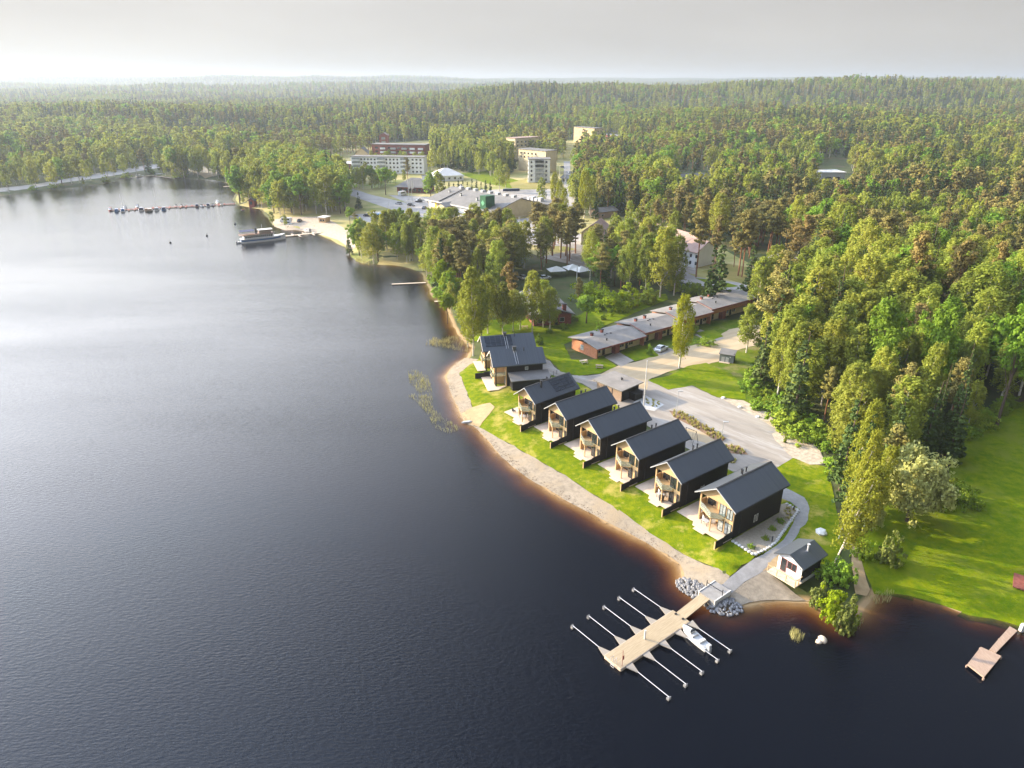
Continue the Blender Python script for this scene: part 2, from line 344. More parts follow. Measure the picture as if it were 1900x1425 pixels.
# terrain: forest floor and rough grass, sand where it runs down under the water
def terrain_mat():
    m = mat('terrain', (.045, .065, .012), (.085, .095, .03), .12, .95, .6, 1.2, coords='World', col3=(.10, .075, .035), scale3=.05)
    n, l = m.node_tree.nodes, m.node_tree.links; b = n["Principled BSDF"]
    src = b.inputs["Base Color"].links[0].from_socket
    g = n.new("ShaderNodeNewGeometry"); sx = n.new("ShaderNodeSeparateXYZ"); l.new(g.outputs["Position"], sx.inputs[0])
    mr = n.new("ShaderNodeMapRange"); mr.inputs[1].default_value = .12; mr.inputs[2].default_value = .26; mr.inputs[3].default_value = 1; mr.inputs[4].default_value = 0
    l.new(sx.outputs[2], mr.inputs[0])
    my = n.new("ShaderNodeMapRange"); my.inputs[1].default_value = 190; my.inputs[2].default_value = 260; my.inputs[3].default_value = 1; my.inputs[4].default_value = .12; l.new(sx.outputs[1], my.inputs[0])
    mz = n.new("ShaderNodeMath"); mz.operation = 'MULTIPLY'; l.new(mr.outputs[0], mz.inputs[0]); l.new(my.outputs[0], mz.inputs[1]); mm = n.new("ShaderNodeMix"); mm.data_type = 'RGBA'; mm.inputs[7].default_value = (.36, .24, .12, 1)
    l.new(mz.outputs[0], mm.inputs[0]); l.new(src, mm.inputs[6]); l.new(mm.outputs[2], b.inputs["Base Color"]); return m
me = np_mesh("terrain", np.stack([GX.ravel(), GY.ravel(), GZ], 1), FQ, terrain_mat()); me.shade_smooth()
terrain = bpy.data.objects.new("terrain", me); COL.objects.link(terrain); terrain["kind"] = "structure"

# ------------------------------------------------------------------ lake: reflecting skin over tea-brown water
wk = (GZ[FQ].min(1) < .12)
fw = FQ[wk]; used = np.unique(fw); remap = -np.ones(nx * ny, int); remap[used] = np.arange(len(used))
wme = np_mesh("lake_water", np.stack([GX.ravel()[used], GY.ravel()[used], np.zeros(len(used))], 1), remap[fw], None)
wme.shade_smooth()
att = wme.attributes.new("depth", 'FLOAT', 'POINT'); att.data.foreach_set("value", np.maximum(-GZ[used], 0).astype(np.float32))
def water_mat():
    m = bpy.data.materials.new("lake_water"); m.use_nodes = True; n, l = m.node_tree.nodes, m.node_tree.links; n.clear()
    out = n.new("ShaderNodeOutputMaterial"); a = n.new("ShaderNodeAttribute"); a.attribute_name = "depth"
    def ex(k):
        p = n.new("ShaderNodeMath"); p.operation = 'MULTIPLY'; p.inputs[1].default_value = -k; l.new(a.outputs["Fac"], p.inputs[0])
        e = n.new("ShaderNodeMath"); e.operation = 'EXPONENT'; l.new(p.outputs[0], e.inputs[0]); return e.outputs[0]
    cc = n.new("ShaderNodeCombineColor"); l.new(ex(2.6), cc.inputs[0]); l.new(ex(3.7), cc.inputs[1]); l.new(ex(6.0), cc.inputs[2])
    tr = n.new("ShaderNodeBsdfTransparent"); l.new(cc.outputs[0], tr.inputs[0])
    df = n.new("ShaderNodeBsdfDiffuse"); df.inputs[0].default_value = (.0015, .0025, .006, 1)
    ad = n.new("ShaderNodeAddShader"); l.new(tr.outputs[0], ad.inputs[0]); l.new(df.outputs[0], ad.inputs[1])
    gl = n.new("ShaderNodeBsdfAnisotropic") if hasattr(bpy.types, "ShaderNodeBsdfAnisotropic") else n.new("ShaderNodeBsdfGlossy"); gl.inputs["Roughness"].default_value = .085
    g = n.new("ShaderNodeNewGeometry")
    m1 = n.new("ShaderNodeMapping"); m1.inputs["Scale"].default_value = (1.3, 3.4, 1); m1.inputs["Rotation"].default_value = (0, 0, R(-12)); l.new(g.outputs["Position"], m1.inputs[0])
    t1 = n.new("ShaderNodeTexNoise"); t1.inputs["Scale"].default_value = .95; t1.inputs["Detail"].default_value = 3; t1.inputs["Roughness"].default_value = .55; l.new(m1.outputs[0], t1.inputs["Vector"])
    m2 = n.new("ShaderNodeMapping"); m2.inputs["Rotation"].default_value = (0, 0, R(62)); l.new(g.outputs["Position"], m2.inputs[0])
    wv = n.new("ShaderNodeTexWave"); wv.inputs["Scale"].default_value = .16; wv.inputs["Distortion"].default_value = 1.6; wv.inputs["Detail"].default_value = 1; wv.inputs["Detail Scale"].default_value = .15; l.new(m2.outputs[0], wv.inputs["Vector"])
    big = n.new("ShaderNodeTexNoise"); big.inputs["Scale"].default_value = .012; big.inputs["Detail"].default_value = 2; l.new(g.outputs["Position"], big.inputs["Vector"])
    br = n.new("ShaderNodeMapRange"); br.inputs[1].default_value = .42; br.inputs[2].default_value = .62; br.inputs[3].default_value = 0; br.inputs[4].default_value = .018; l.new(big.outputs[0], br.inputs[0])
    mu = n.new("ShaderNodeMath"); mu.operation = 'MULTIPLY'; l.new(wv.outputs["Fac"], mu.inputs[0]); l.new(br.outputs[0], mu.inputs[1])
    mb = n.new("ShaderNodeMapping"); mb.inputs["Scale"].default_value = (.006, .022, 1); mb.inputs["Rotation"].default_value = (0, 0, R(-12)); l.new(g.outputs["Position"], mb.inputs[0]); nb = n.new("ShaderNodeTexNoise"); nb.inputs["Scale"].default_value = 1; nb.inputs["Detail"].default_value = 4; l.new(mb.outputs[0], nb.inputs["Vector"])
    mq = n.new("ShaderNodeMapRange"); mq.inputs[1].default_value = .38; mq.inputs[2].default_value = .62; mq.inputs[3].default_value = .13; mq.inputs[4].default_value = .27; l.new(nb.outputs[0], mq.inputs[0])
    sm = n.new("ShaderNodeMath"); sm.operation = 'MULTIPLY_ADD'; l.new(mq.outputs[0], sm.inputs[1]); l.new(t1.outputs[0], sm.inputs[0]); l.new(mu.outputs[0], sm.inputs[2])
    bp = n.new("ShaderNodeBump"); bp.inputs["Distance"].default_value = 1.0; bp.inputs["Strength"].default_value = .34; l.new(sm.outputs[0], bp.inputs["Height"])
    l.new(bp.outputs[0], gl.inputs["Normal"])
    lw = n.new("ShaderNodeLayerWeight"); lw.inputs["Blend"].default_value = .5; l.new(bp.outputs[0], lw.inputs["Normal"])
    p5 = n.new("ShaderNodeMath"); p5.operation = 'POWER'; p5.inputs[1].default_value = 4.3; l.new(lw.outputs["Facing"], p5.inputs[0])
    fr = n.new("ShaderNodeMath"); fr.operation = 'MULTIPLY_ADD'; fr.inputs[1].default_value = .97; fr.inputs[2].default_value = .022; l.new(p5.outputs[0], fr.inputs[0])
    ms = n.new("ShaderNodeMixShader"); l.new(fr.outputs[0], ms.inputs[0]); l.new(ad.outputs[0], ms.inputs[1]); l.new(gl.outputs[0], ms.inputs[2]); l.new(ms.outputs[0], out.inputs["Surface"])
    return m
wme.materials.clear(); wme.materials.append(water_mat())
lake = bpy.data.objects.new("lake_water", wme); COL.objects.link(lake); lake["kind"] = "structure"

# ------------------------------------------------------------------ draped sheets
EXCL = []      # polygons (world xy) where the woods do not grow
def inpoly(X, Y, poly):
    X = np.asarray(X, float); Y = np.asarray(Y, float); ins = np.zeros(X.shape, bool); n = len(poly)
    for i in range(n):
        ax, ay = poly[i][0], poly[i][1]; bx, by = poly[(i + 1) % n][0], poly[(i + 1) % n][1]
        if ay == by: continue
        ins ^= ((ay > Y) != (by > Y)) & (X < (bx - ax) * (Y - ay) / (by - ay) + ax)
    return ins
def px_poly(pts, z=1.6): return [at(p[0], p[1], z).xy for p in pts]
def interp_ground(P):
    """exact height of the terrain mesh (bilinear on its grid)"""
    x = np.clip(P[:, 0], gx[0], gx[-2]); y = np.clip(P[:, 1], gy[0], gy[-2])
    i = np.clip(np.searchsorted(gx, x) - 1, 0, nx - 2); j = np.clip(np.searchsorted(gy, y) - 1, 0, ny - 2)
    fx = (x - gx[i]) / (gx[i + 1] - gx[i]); fy = (y - gy[j]) / (gy[j + 1] - gy[j]); Z = GZ.reshape(ny, nx)
    return (Z[j, i] * (1 - fx) + Z[j, i + 1] * fx) * (1 - fy) + (Z[j + 1, i] * (1 - fx) + Z[j + 1, i + 1] * fx) * fy
def sheet(name, pts, m, off, step=1.5, jit=.18, world_pts=False, excl=True, kind="structure", z=1.6):
    poly = [Vector(p) for p in pts] if world_pts else px_poly(pts, z)
    if excl: EXCL.append([tuple(p) for p in poly])
    bd = []; g = random.Random(len(pts) * 13 + int(off * 1000))
    for i, p in enumerate(poly):
        q = poly[(i + 1) % len(poly)]; k = max(1, int((q - p).length / step))
        for t in range(k):
            w = p.lerp(q, t / k)
            if t: w = w + Vector((g.uniform(-jit, jit), g.uniform(-jit, jit)))
            bd.append(w)
    xs = [p.x for p in bd]; ys = [p.y for p in bd]
    ax = np.arange(min(xs), max(xs), step); ay = np.arange(min(ys), max(ys), step)
    AX, AY = np.meshgrid(ax, ay); AX = AX.ravel(); AY = AY.ravel(); k = inpoly(AX, AY, bd)
    pts2 = bd + [Vector((x, y)) for x, y in zip(AX[k], AY[k])]
    nb = len(bd)
    vs, es, fs, *_ = delaunay_2d_cdt(pts2, [], [list(range(nb))], 1, 1e-4)
    P = np.array([tuple(v) for v in vs]); Z = interp_ground(P) + off + .045
    me = bpy.data.meshes.new(name); me.from_pydata([(a[0], a[1], z_) for a, z_ in zip(P, Z)], [], [tuple(f) for f in fs]); me.materials.append(m)
    for pl in me.polygons:
        if pl.normal.z < 0: pl.flip()
    me.shade_smooth(); o = bpy.data.objects.new(name, me); COL.objects.link(o); o["kind"] = kind
    return o
print("terrain", round(time.time() - T0, 1))
# ------------------------------------------------------------------ near ground cover
GRASSEDGE = [(888, 663), (852, 686), (876, 748), (909, 746), (918, 754), (888, 781), (935, 810), (1001, 850), (1060, 884), (1120, 922), (1178, 958), (1220, 986), (1290, 1027), (1355, 1064)]
sheet("lawn", GRASSEDGE + [(1400, 1032), (1440, 1018), (1520, 1048), (1548, 1046), (1566, 1010), (1548, 930), (1536, 868), (1470, 850), (1438, 866), (1300, 870), (1200, 800), (1130, 740), (1003, 675), (985, 640), (900, 630)], M['grass'], .05)
beach_out = [(862, 664), (838, 682), (829, 700), (836, 727), (852, 762), (860, 782), (880, 792), (900, 812), (930, 848), (960, 873), (1000, 900), (1060, 935), (1130, 972), (1200, 1008), (1238, 1030), (1262, 1048), (1269, 1064), (1270, 1082), (1284, 1097), (1300, 1106), (1312, 1114)]
bo = [at(p[0], p[1], 0).xy for p in beach_out]; ge = [at(p[0], p[1], 1.6).xy for p in GRASSEDGE]
sheet("beach", bo + [at(1341, 1096, 1.2).xy] + ge[::-1], M['sand'], .055, world_pts=True)
sheet("hut_beach", [at(1326, 1106, 1).xy, at(1334, 1126, .1).xy, at(1360, 1128, 0).xy, at(1390, 1120, 0).xy, at(1440, 1114, 0).xy, at(1502, 1116, 0).xy, at(1500, 1100).xy, at(1478, 1088).xy, at(1436, 1062).xy, at(1428, 1048).xy, at(1368, 1080).xy], M['sand'], .06, world_pts=True)
sheet("gravel_path", [(1312, 1092), (1342, 1100), (1370, 1082), (1412, 1058), (1446, 1028), (1468, 1008), (1499, 965), (1502, 945), (1492, 924), (1470, 912), (1452, 904), (1450, 926), (1466, 932), (1484, 946), (1462, 990), (1440, 1014), (1399, 1036), (1355, 1066)], M['path'], .075)
sheet("hut_path", [(1436, 1030), (1452, 1018), (1447, 1048), (1434, 1050), (1412, 1056)], M['sand2'], .07)
sheet("gravel_yard", [(1006, 665), (1020, 670), (1034, 686), (1060, 697), (1090, 698), (1118, 694), (1130, 696), (1160, 712), (1200, 722), (1202, 706), (1240, 724), (1284, 716), (1330, 738), (1380, 746), (1440, 776), (1490, 806), (1534, 862), (1500, 862), (1472, 850), (1442, 868), (1420, 880), (1360, 876), (1330, 862), (1270, 830), (1200, 790), (1140, 750), (1080, 712), (1036, 700), (1000, 690)], M['yard'], .06)
sheet("stony_bank", [(1335, 738), (1380, 744), (1440, 774), (1490, 803), (1522, 838), (1534, 862), (1502, 863), (1470, 850), (1452, 832), (1438, 818), (1432, 806), (1444, 800), (1400, 772), (1360, 752)], M['rubble'], .085)
sheet("rough_meadow", [(1230, 600), (1440, 590), (1440, 640), (1400, 670), (1420, 730), (1450, 790), (1400, 770), (1330, 740), (1260, 700), (1180, 660)], M["rough_grass"], .03, excl=False)
sheet("dirt_road", [(1112, 696), (1150, 678), (1190, 669), (1224, 657), (1290, 640), (1330, 626), (1352, 612), (1380, 606), (1440, 602), (1442, 630), (1370, 650), (1332, 672), (1290, 682), (1262, 684), (1236, 692), (1202, 706), (1200, 724), (1160, 714)], M['dirt'], .072)
for k, pg in enumerate([[(1122, 664), (1146, 652), (1176, 670), (1152, 682)], [(1206, 650), (1224, 640), (1252, 650), (1226, 660)], [(1280, 618), (1300, 612), (1345, 628), (1320, 636)]]):
    sheet("driveway", pg, M['yard'], .08 + k * .002)
sheet("verge", [(1150, 655), (1178, 671), (1222, 661), (1210, 646), (1180, 636)], M['lawn'], .09)
sheet("verge", [(1290, 618), (1312, 634), (1342, 625), (1325, 612)], M['lawn'], .092)
sheet("grass_bank", [(1202, 706), (1240, 724), (1284, 716), (1334, 738), (1384, 742), (1384, 724), (1356, 694), (1310, 674), (1276, 680), (1240, 698)], M['lawn'], .088)
sheet("sand_patch", [(1256, 794), (1290, 798), (1334, 818), (1324, 828), (1284, 816)], M['dirt'], .082)
sheet("concrete_pad", [(1170, 752), (1196, 733), (1232, 752), (1214, 764)], M['concrete'], .09)
sheet("sandy_spit", [(880, 748), (909, 746), (918, 754), (890, 781), (862, 772), (856, 756)], M['sand2'], .1)
sheet("terrace_lawn", [(870, 625), (885, 598), (960, 588), (1040, 602), (1100, 572), (1235, 545), (1240, 556), (1180, 580), (1046, 640), (1060, 668), (1100, 668), (1118, 660), (1144, 680), (1112, 694), (1074, 698), (1040, 690), (1020, 668), (988, 640)], M['lawn'], .065)
sheet("park_lawn", [(1574, 1006), (1590, 960), (1640, 935), (1690, 905), (1760, 880), (1770, 838), (1800, 800), (1840, 770), (1900, 745), (2080, 700), (2300, 900), (2300, 1185), (1960, 1180), (1900, 1156), (1850, 1140), (1800, 1131), (1755, 1112), (1700, 1096), (1660, 1088), (1626, 1086), (1600, 1040)], M['lawn'], .06)
sheet("sandy_track", [(1578, 1010), (1590, 1012), (1604, 1050), (1618, 1080), (1612, 1092), (1590, 1090), (1582, 1050)], M['sand2'], .09)
sheet("wet_shore_sand", [(1700, 1092), (1755, 1106), (1790, 1118), (1780, 1124), (1740, 1118), (1700, 1104)], M['sand2'], .075)
# town and roads farther off
sheet("town_ground", [(800, 500), (770, 494), (700, 488), (668, 482), (652, 470), (640, 452), (560, 420), (505, 412), (500, 396), (486, 384), (444, 376), (436, 366), (450, 340), (520, 300), (640, 272), (800, 262), (880, 300), (955, 262), (1090, 262), (1070, 320), (1075, 400), (1200, 404), (1300, 440), (1410, 500), (1420, 540), (1290, 530), (1240, 500), (1100, 500), (980, 470), (900, 460)], M['town'], .05, step=6, z=1.6)
sheet("main_road", [(598, 338), (640, 346), (690, 362), (760, 378), (850, 400), (930, 416), (985, 424), (1060, 430), (1200, 470), (1290, 514), (1405, 530), (1405, 546), (1360, 541), (1270, 526), (1180, 490), (1050, 458), (990, 455), (930, 440), (900, 428), (800, 407), (740, 394), (690, 377), (640, 360)], M['asphalt'], .09, step=5)
sheet("verge", [(1290, 517), (1330, 520), (1372, 532), (1350, 534), (1310, 526)], M['lawn'], .12, step=3)
sheet("market_parking", [(720, 362), (800, 366), (800, 388), (922, 412), (985, 404), (1010, 404), (1000, 424), (930, 416), (850, 400), (760, 379)], M['asphalt'], .10, step=5)
sheet("back_parking", [(890, 354), (985, 348), (1045, 350), (1052, 400), (1008, 404), (980, 376)], M['asphalt'], .095, step=5)
sheet("avenue", [(1046, 300), (1058, 300), (1058, 345), (1074, 410), (1058, 412), (1046, 345)], M['asphalt'], .12, step=5)
sheet("harbour_parking", [(648, 398), (700, 396), (760, 404), (740, 418), (660, 414)], M['asphalt'], .1, step=4)
sheet("breakwater_track", [(505, 404), (600, 402), (650, 430), (665, 455), (652, 458), (626, 440), (580, 425), (530, 422), (508, 414)], M['rubble'], .1, step=3)
sheet("shore_road", [(-60, 358), (0, 349), (60, 343), (112, 334), (180, 322), (250, 310), (330, 297), (400, 285), (470, 270), (500, 268), (470, 280), (400, 293), (330, 306), (250, 319), (180, 331), (112, 340), (60, 349), (0, 355), (-60, 364)], M['asphalt'], .1, step=5)
sheet("shore_yard", [(345, 315), (380, 306), (430, 300), (470, 300), (440, 322), (380, 328)], M['dirt'], .11, step=5)
sheet("church_lawn", [(850, 322), (900, 318), (980, 340), (985, 352), (960, 352), (900, 340)], M['lawn'], .11, step=5)
sheet("block_lawn", [(945, 340), (975, 332), (1035, 342), (1040, 350), (990, 352), (950, 350)], M['dry'], .12, step=4)
sheet("roadside_bank", [(690, 410), (760, 404), (860, 414), (935, 445), (860, 448), (760, 428), (700, 424)], M['dry'], .115, step=4)
sheet("harbour_bank", [(648, 420), (700, 420), (740, 440), (690, 462), (662, 446)], M['dry'], .12, step=3)
sheet("pine_lawn", [(1300, 505), (1350, 490), (1440, 505), (1440, 560), (1400, 535), (1330, 512)], M['dry'], .1, step=3)
sheet("house_yard", [(1000, 478), (1180, 440), (1300, 480), (1290, 510), (1240, 500), (1100, 500)], M['yard'], .1, step=4)
EXCL.append([tuple(at(*p).xy) for p in [(1000, 612), (1060, 578), (1240, 533), (1310, 560), (1240, 600), (1040, 652)]])
EXCL.append([tuple(at(*p).xy) for p in [(985, 500), (1060, 560), (1050, 610), (980, 620), (900, 560), (920, 500)]])
EXCL.append([tuple(at(*p).xy) for p in [(1030, 660), (1380, 560), (1400, 620), (1120, 680)]])
EXCL.append([tuple(at(*p).xy) for p in [(1398, 480), (1490, 470), (1500, 560), (1405, 550)]])
EXCL.append([tuple(at(*p).xy) for p in [(1508, 296), (1580, 296), (1578, 392), (1510, 392)]])
EXCL.append([tuple(at(*p).xy) for p in [(1246, 318), (1326, 318), (1322, 388), (1250, 388)]])
EXCL.append([tuple(at(*p).xy) for p in [(1060, 255), (1150, 255), (1150, 278), (1060, 278)]])
EXCL.append([tuple(at(*p).xy) for p in [(1215, 610), (1440, 600), (1440, 640), (1378, 650), (1392, 700), (1400, 745), (1200, 730)]])

EXCL.append([tuple(at(*p).xy) for p in [(880, 640), (1010, 640), (1120, 655), (1200, 690), (1380, 760), (1540, 862), (1546, 900), (1540, 1040), (1500, 1120), (1300, 1110), (850, 790)]])
# ------------------------------------------------------------------ parts shared by buildings
def window(parent, face, x, z, w, h, y=0.0, L=0, pane='glass', frame='dark', simple=False, mull=0):
    """face F (front, y=0), B (back), Lf (x=0) or Rt (x=L); x runs along the face"""
    f = MB(); g = MB(); t = .07; d0, d1 = .05, -.02
    def bx(mb, a0, a1, z0, z1, p0, p1):
        if face == 'F': mb.box(a0, a1, y - p0, y - p1, z0, z1)
        elif face == 'B': mb.box(a0, a1, y + p1, y + p0, z0, z1)
        elif face == 'Lf': mb.box(y - p0, y - p1, a0, a1, z0, z1)
        else: mb.box(y + p1, y + p0, a0, a1, z0, z1)
    if simple:
        bx(g, x, x + w, z, z + h, .05, -.05); return g.part("window", M[pane], parent)
    bx(f, x, x + w, z, z + t, .06, -.02); bx(f, x, x + w, z + h - t, z + h, .06, -.02)
    bx(f, x, x + t, z + t, z + h - t, .06, -.02); bx(f, x + w - t, x + w, z + t, z + h - t, .06, -.02)
    for k in range(mull):
        c = x + w * (k + 1) / (mull + 1); bx(f, c - t / 2, c + t / 2, z + t, z + h - t, .06, -.02)
    bx(g, x + t, x + w - t, z + t, z + h - t, .03, -.03)
    fo = f.part("window", M[frame], parent); g.part("pane", M[pane], fo); return fo
def door(parent, face, x, z, w, h, y=0.0, m='dark'):
    d = MB()
    if face == 'F': d.box(x, x + w, y - .06, y + .02, z, z + h); k = (x + w * .85, y - .1, z + 1)
    elif face == 'Lf': d.box(y - .06, y + .02, x, x + w, z, z + h); k = (y - .1, x + w * .85, z + 1)
    else: d.box(y - .02, y + .06, x, x + w, z, z + h); k = (y + .1, x + w * .15, z + 1)
    o = d.part("door", M[m], parent); MB().box(k[0] - .04, k[0] + .04, k[1] - .04, k[1] + .04, k[2] - .05, k[2] + .05).part("handle", M['steel'], o); return o
def gable_roof(W, D, eave, ridge, ox=.5, oy=.6, th=.22, axis='y'):
    """two pitched slabs; ridge runs along axis"""
    b = MB()
    if axis == 'y':
        s = (ridge - eave) / (W / 2); e = eave - s * ox
        b.xz([(-ox, e), (W / 2, ridge), (W / 2, ridge + th), (-ox, e + th)], -oy, D + oy)
        b.xz([(W / 2 + .001, ridge), (W + ox, e), (W + ox, e + th), (W / 2 + .001, ridge + th)], -oy, D + oy)
    else:
        s = (ridge - eave) / (D / 2); e = eave - s * oy
        b.yz([(-oy, e), (D / 2, ridge), (D / 2, ridge + th), (-oy, e + th)], -ox, W + ox)
        b.yz([(D / 2 + .001, ridge), (D + oy, e), (D + oy, e + th), (D / 2 + .001, ridge + th)], -ox, W + ox)
    return b
def chimney(parent, x, y, z0, z1, w=.5, m='dark', cap=True):
    c = MB().box(x - w / 2, x + w / 2, y - w / 2, y + w / 2, z0, z1).part("chimney", M[m], parent)
    if cap: MB().box(x - w * .65, x + w * .65, y - w * .65, y + w * .65, z1 + .003, z1 + .12).part("chimney_cap", M['dark'], c)
    return c
def flue(parent, x, y, z0, z1, r=.12, m='dark'):
    return MB().tube([(x, y, z0), (x, y, z1)], r, 10).tube([(x, y, z1 + .004), (x, y, z1 + .1)], r * 1.6, 10).part("flue_pipe", M[m], parent)

def frame_from(A, B):
    d = B - A; return A, math.atan2(d.y, d.x), d.length
# ------------------------------------------------------------------ the six lakeside houses in the row
def lake_house(W, D, label, loc, rot, wide, group):
    t = thing("lake_house", label, "house", loc, rot, group)
    E_, Rg = 5.25, 7.35
    w = MB()   # black boarded side and rear walls
    w.box(W - .18, W, 0, D - .18, -.3, E_); w.box(0, .18, 1.3, D - .18, -.3, E_)
    w.xz([(0, -.3), (W, -.3), (W, E_), (W / 2, Rg - .05), (0, E_)], D - .18, D)
    w.part("wall", M['blackwood'], t)
    xr = W * .56                                    # the right bay is flush, the left part a two-storey porch
    f = MB(); f.xz([(xr, .12), (W - .19, .12), (W - .19, E_ - .02), (xr, E_ - .02)], .02, .2)
    f.xz([(.18, .12), (xr, .12), (xr, E_), (.18, E_)], 1.3, 1.48); f.box(xr, xr + .14, .2, 1.45, .12, E_ - .03)
    f.xz([(.0, E_ - .35), (W, E_ - .35), (W, E_), (W / 2, Rg - .06), (0, E_)], -.05, .0)
    f.part("facade", M['tan'], t)
    p = MB().box(0, .22, -.03, .25, 0, E_ - .36).box(.04, .14, .25, 1.29, 0, 1.1).box(.04, .14, .25, 1.29, 2.6, 3.7); p.part("corner_post", M['tan'], t)
    rf = gable_roof(W, D, E_ + .05, Rg, .55, .75, .2).part("roof", M['roof'], t)
    s = (Rg - E_ - .05) / (W / 2); e = E_ + .05 - s * .56
    b = MB().xz([(-.58, e - .02), (W / 2, Rg - .02), (W / 2, Rg + .16), (-.58, e + .16)], -.81, -.753).xz([(W / 2 + .001, Rg - .02), (W + .58, e - .02), (W + .58, e + .16), (W / 2 + .001, Rg + .16)], -.81, -.753)
    b.part("bargeboard", M['grey'], rf)
    MB().box(W + .5, W + .64, -.7, D + .7, e + .02, e + .14).box(-.64, -.5, -.7, D + .7, e + .02, e + .14).part("gutter", M['dark'], rf)
    MB().box(W / 2 - .14, W / 2 + .14, -.76, D + .76, Rg + .17, Rg + .235).part("ridge_cap", M['dark'], rf)

    # balcony with a pointed front, on a post
    px = W * .50
    fl = [(.23, 1.28), (.23, -.1), (px, -1.45), (W * .72, -.35), (W * .72, .0), (xr - .02, .0), (xr - .02, 1.28)]
    bal = MB().prism(fl, 2.42, 2.62).part("balcony", M['tan'], t)
    gl = MB()
    for a, c in zip(fl[1:4], fl[2:5]):
        gl.add([(a[0], a[1], 2.63), (c[0], c[1], 2.63), (c[0], c[1], 3.55), (a[0], a[1], 3.55), (a[0], a[1] + .04, 2.63), (c[0], c[1] + .04, 2.63), (c[0], c[1] + .04, 3.55), (a[0], a[1] + .04, 3.55)],
               [(0, 1, 2, 3), (7, 6, 5, 4), (3, 2, 6, 7), (0, 4, 5, 1), (0, 3, 7, 4), (1, 5, 6, 2)])
    gl.part("railing", railglass(), bal)
    MB().box(px - .08, px + .08, -1.36, -1.2, .1, 2.4).part("post", M['tan'], bal)
    # deck in front and down the left side
    dk = MB().prism([(-3.3, 4.2), (-3.3, -1.1), (.0, -1.1), (.6, -2.0), (W, -2.0), (W, -.02), (xr - .01, -.02), (xr - .01, 1.28), (.16, 1.28), (.16, .27), (-.02, .27), (-.02, 4.2)], .02, .13)
    dk.box(1.2, 3.2, -2.6, -2.0, -.04, .07); dk.part("deck", M['palewood'], t)
    fn = MB().yz([(-3.9, -.25), (0, -.25), (0, 1.25), (-1.7, 1.25), (-1.9, 1.05), (-3.9, 1.05)], W - .16, W - .04).part("screen_wall", M['blackwood'], t)
    MB().box(W - .2, W, -4.0, -3.9, -.25, 1.1).part("screen_post", M['tan'], fn)
    # openings
    window(t, 'F', .55, 2.75, 1.0, 2.1, 1.3, frame='dark'); window(t, 'F', 1.35, 3.0, .7, 1.6, 1.3)
    window(t, 'F', .7, .35, 1.5, 1.8, 1.3, mull=1, pane='paleglass' if wide else 'glass'); door(t, 'F', W * .44, .14, .8, 2.1, 1.3)
    if wide:
        window(t, 'F', xr + .05, 2.9, 1.15, 2.0, .02, mull=1, pane='paleglass'); window(t, 'F', xr + 1.4, 2.9, 1.1, 1.8, .02, mull=1, pane='paleglass')
        window(t, 'F', xr + .05, .2, 1.0, 2.05, .02, pane='paleglass'); window(t, 'F', xr + 1.3, .2, 1.2, 2.05, .02, mull=1, pane='paleglass')
    else:
        window(t, 'F', xr + .08, 2.9, 1.25, 2.0, .02, mull=1); window(t, 'F', W - .75, 2.9, .45, 1.7, .02)
        window(t, 'F', xr + .08, .2, 1.0, 2.05, .02); window(t, 'F', W - .75, .3, .45, 1.9, .02)
    window(t, 'Rt', D * .42, .9, .35, 1.3, W, frame='trim'); window(t, 'Rt', D * .47, .9, .35, 1.3, W, frame='trim')
    MB().tube([(W + .08, 1.5, 0), (W + .08, 1.5, E_ - .1)], .05, 8).part("downpipe", M['dark'], t)
    zz = lambda x: Rg - abs(x - W / 2) * s
    for xx, yy in ((W * .40, D * .52), (W * .30, D * .58), (W * .32, D * .66)): flue(t, xx, yy, zz(xx), zz(xx) + .95, .11)
    return t
def railglass():
    if 'railglass' in MATS: return MATS['railglass']
    m = bpy.data.materials.new('railing_glass'); m.use_nodes = True; n, l = m.node_tree.nodes, m.node_tree.links
    tr = n.new("ShaderNodeBsdfTransparent"); tr.inputs[0].default_value = (.80, .86, .84, 1); ms = n.new("ShaderNodeMixShader"); ms.inputs[0].default_value = .22
    b = n["Principled BSDF"]; b.inputs["Roughness"].default_value = .08; b.inputs["Base Color"].default_value = (.55, .6, .6, 1)
    l.new(tr.outputs[0], ms.inputs[1]); l.new(b.outputs[0], ms.inputs[2]); l.new(ms.outputs[0], n["Material Output"].inputs[0]); MATS['railglass'] = m; return m
HR = R(-53.5); G0 = 1.70
GH = "black lakeside houses in the row"
hA = lake_house(6.5, 12.1, "largest black gabled house, at the near end of the row beside the rock garden", (29.3, 93.1, G0), HR, True, GH)
hB = lake_house(5.5, 11.8, "black gabled house with tan porch, second from the near end of the row", (23.8, 100.7, G0), HR, False, GH)
spots = [((18.3, 108.3), "black gabled house with tan porch, third from the near end of the row"),
         ((12.7, 115.9), "black gabled house with tan porch, third from the far end of the row, "),
         ((7.2, 123.3), "black gabled house with tan porch, next to the solar-roofed house")]
spots[1] = ((12.7, 115.9), "black gabled house fourth from the near end of the lakefront row")
hs_ = []
for (x, y), lb in spots:
    c = copy_tree(hB); c.location = (x, y, G0); c["label"] = lb; hs_.append(c)
hF = lake_house(5.4, 11.0, "black gabled house with solar panels on its roof and a furnished deck", (1.3, 130.2, G0), R(-50), False, GH)
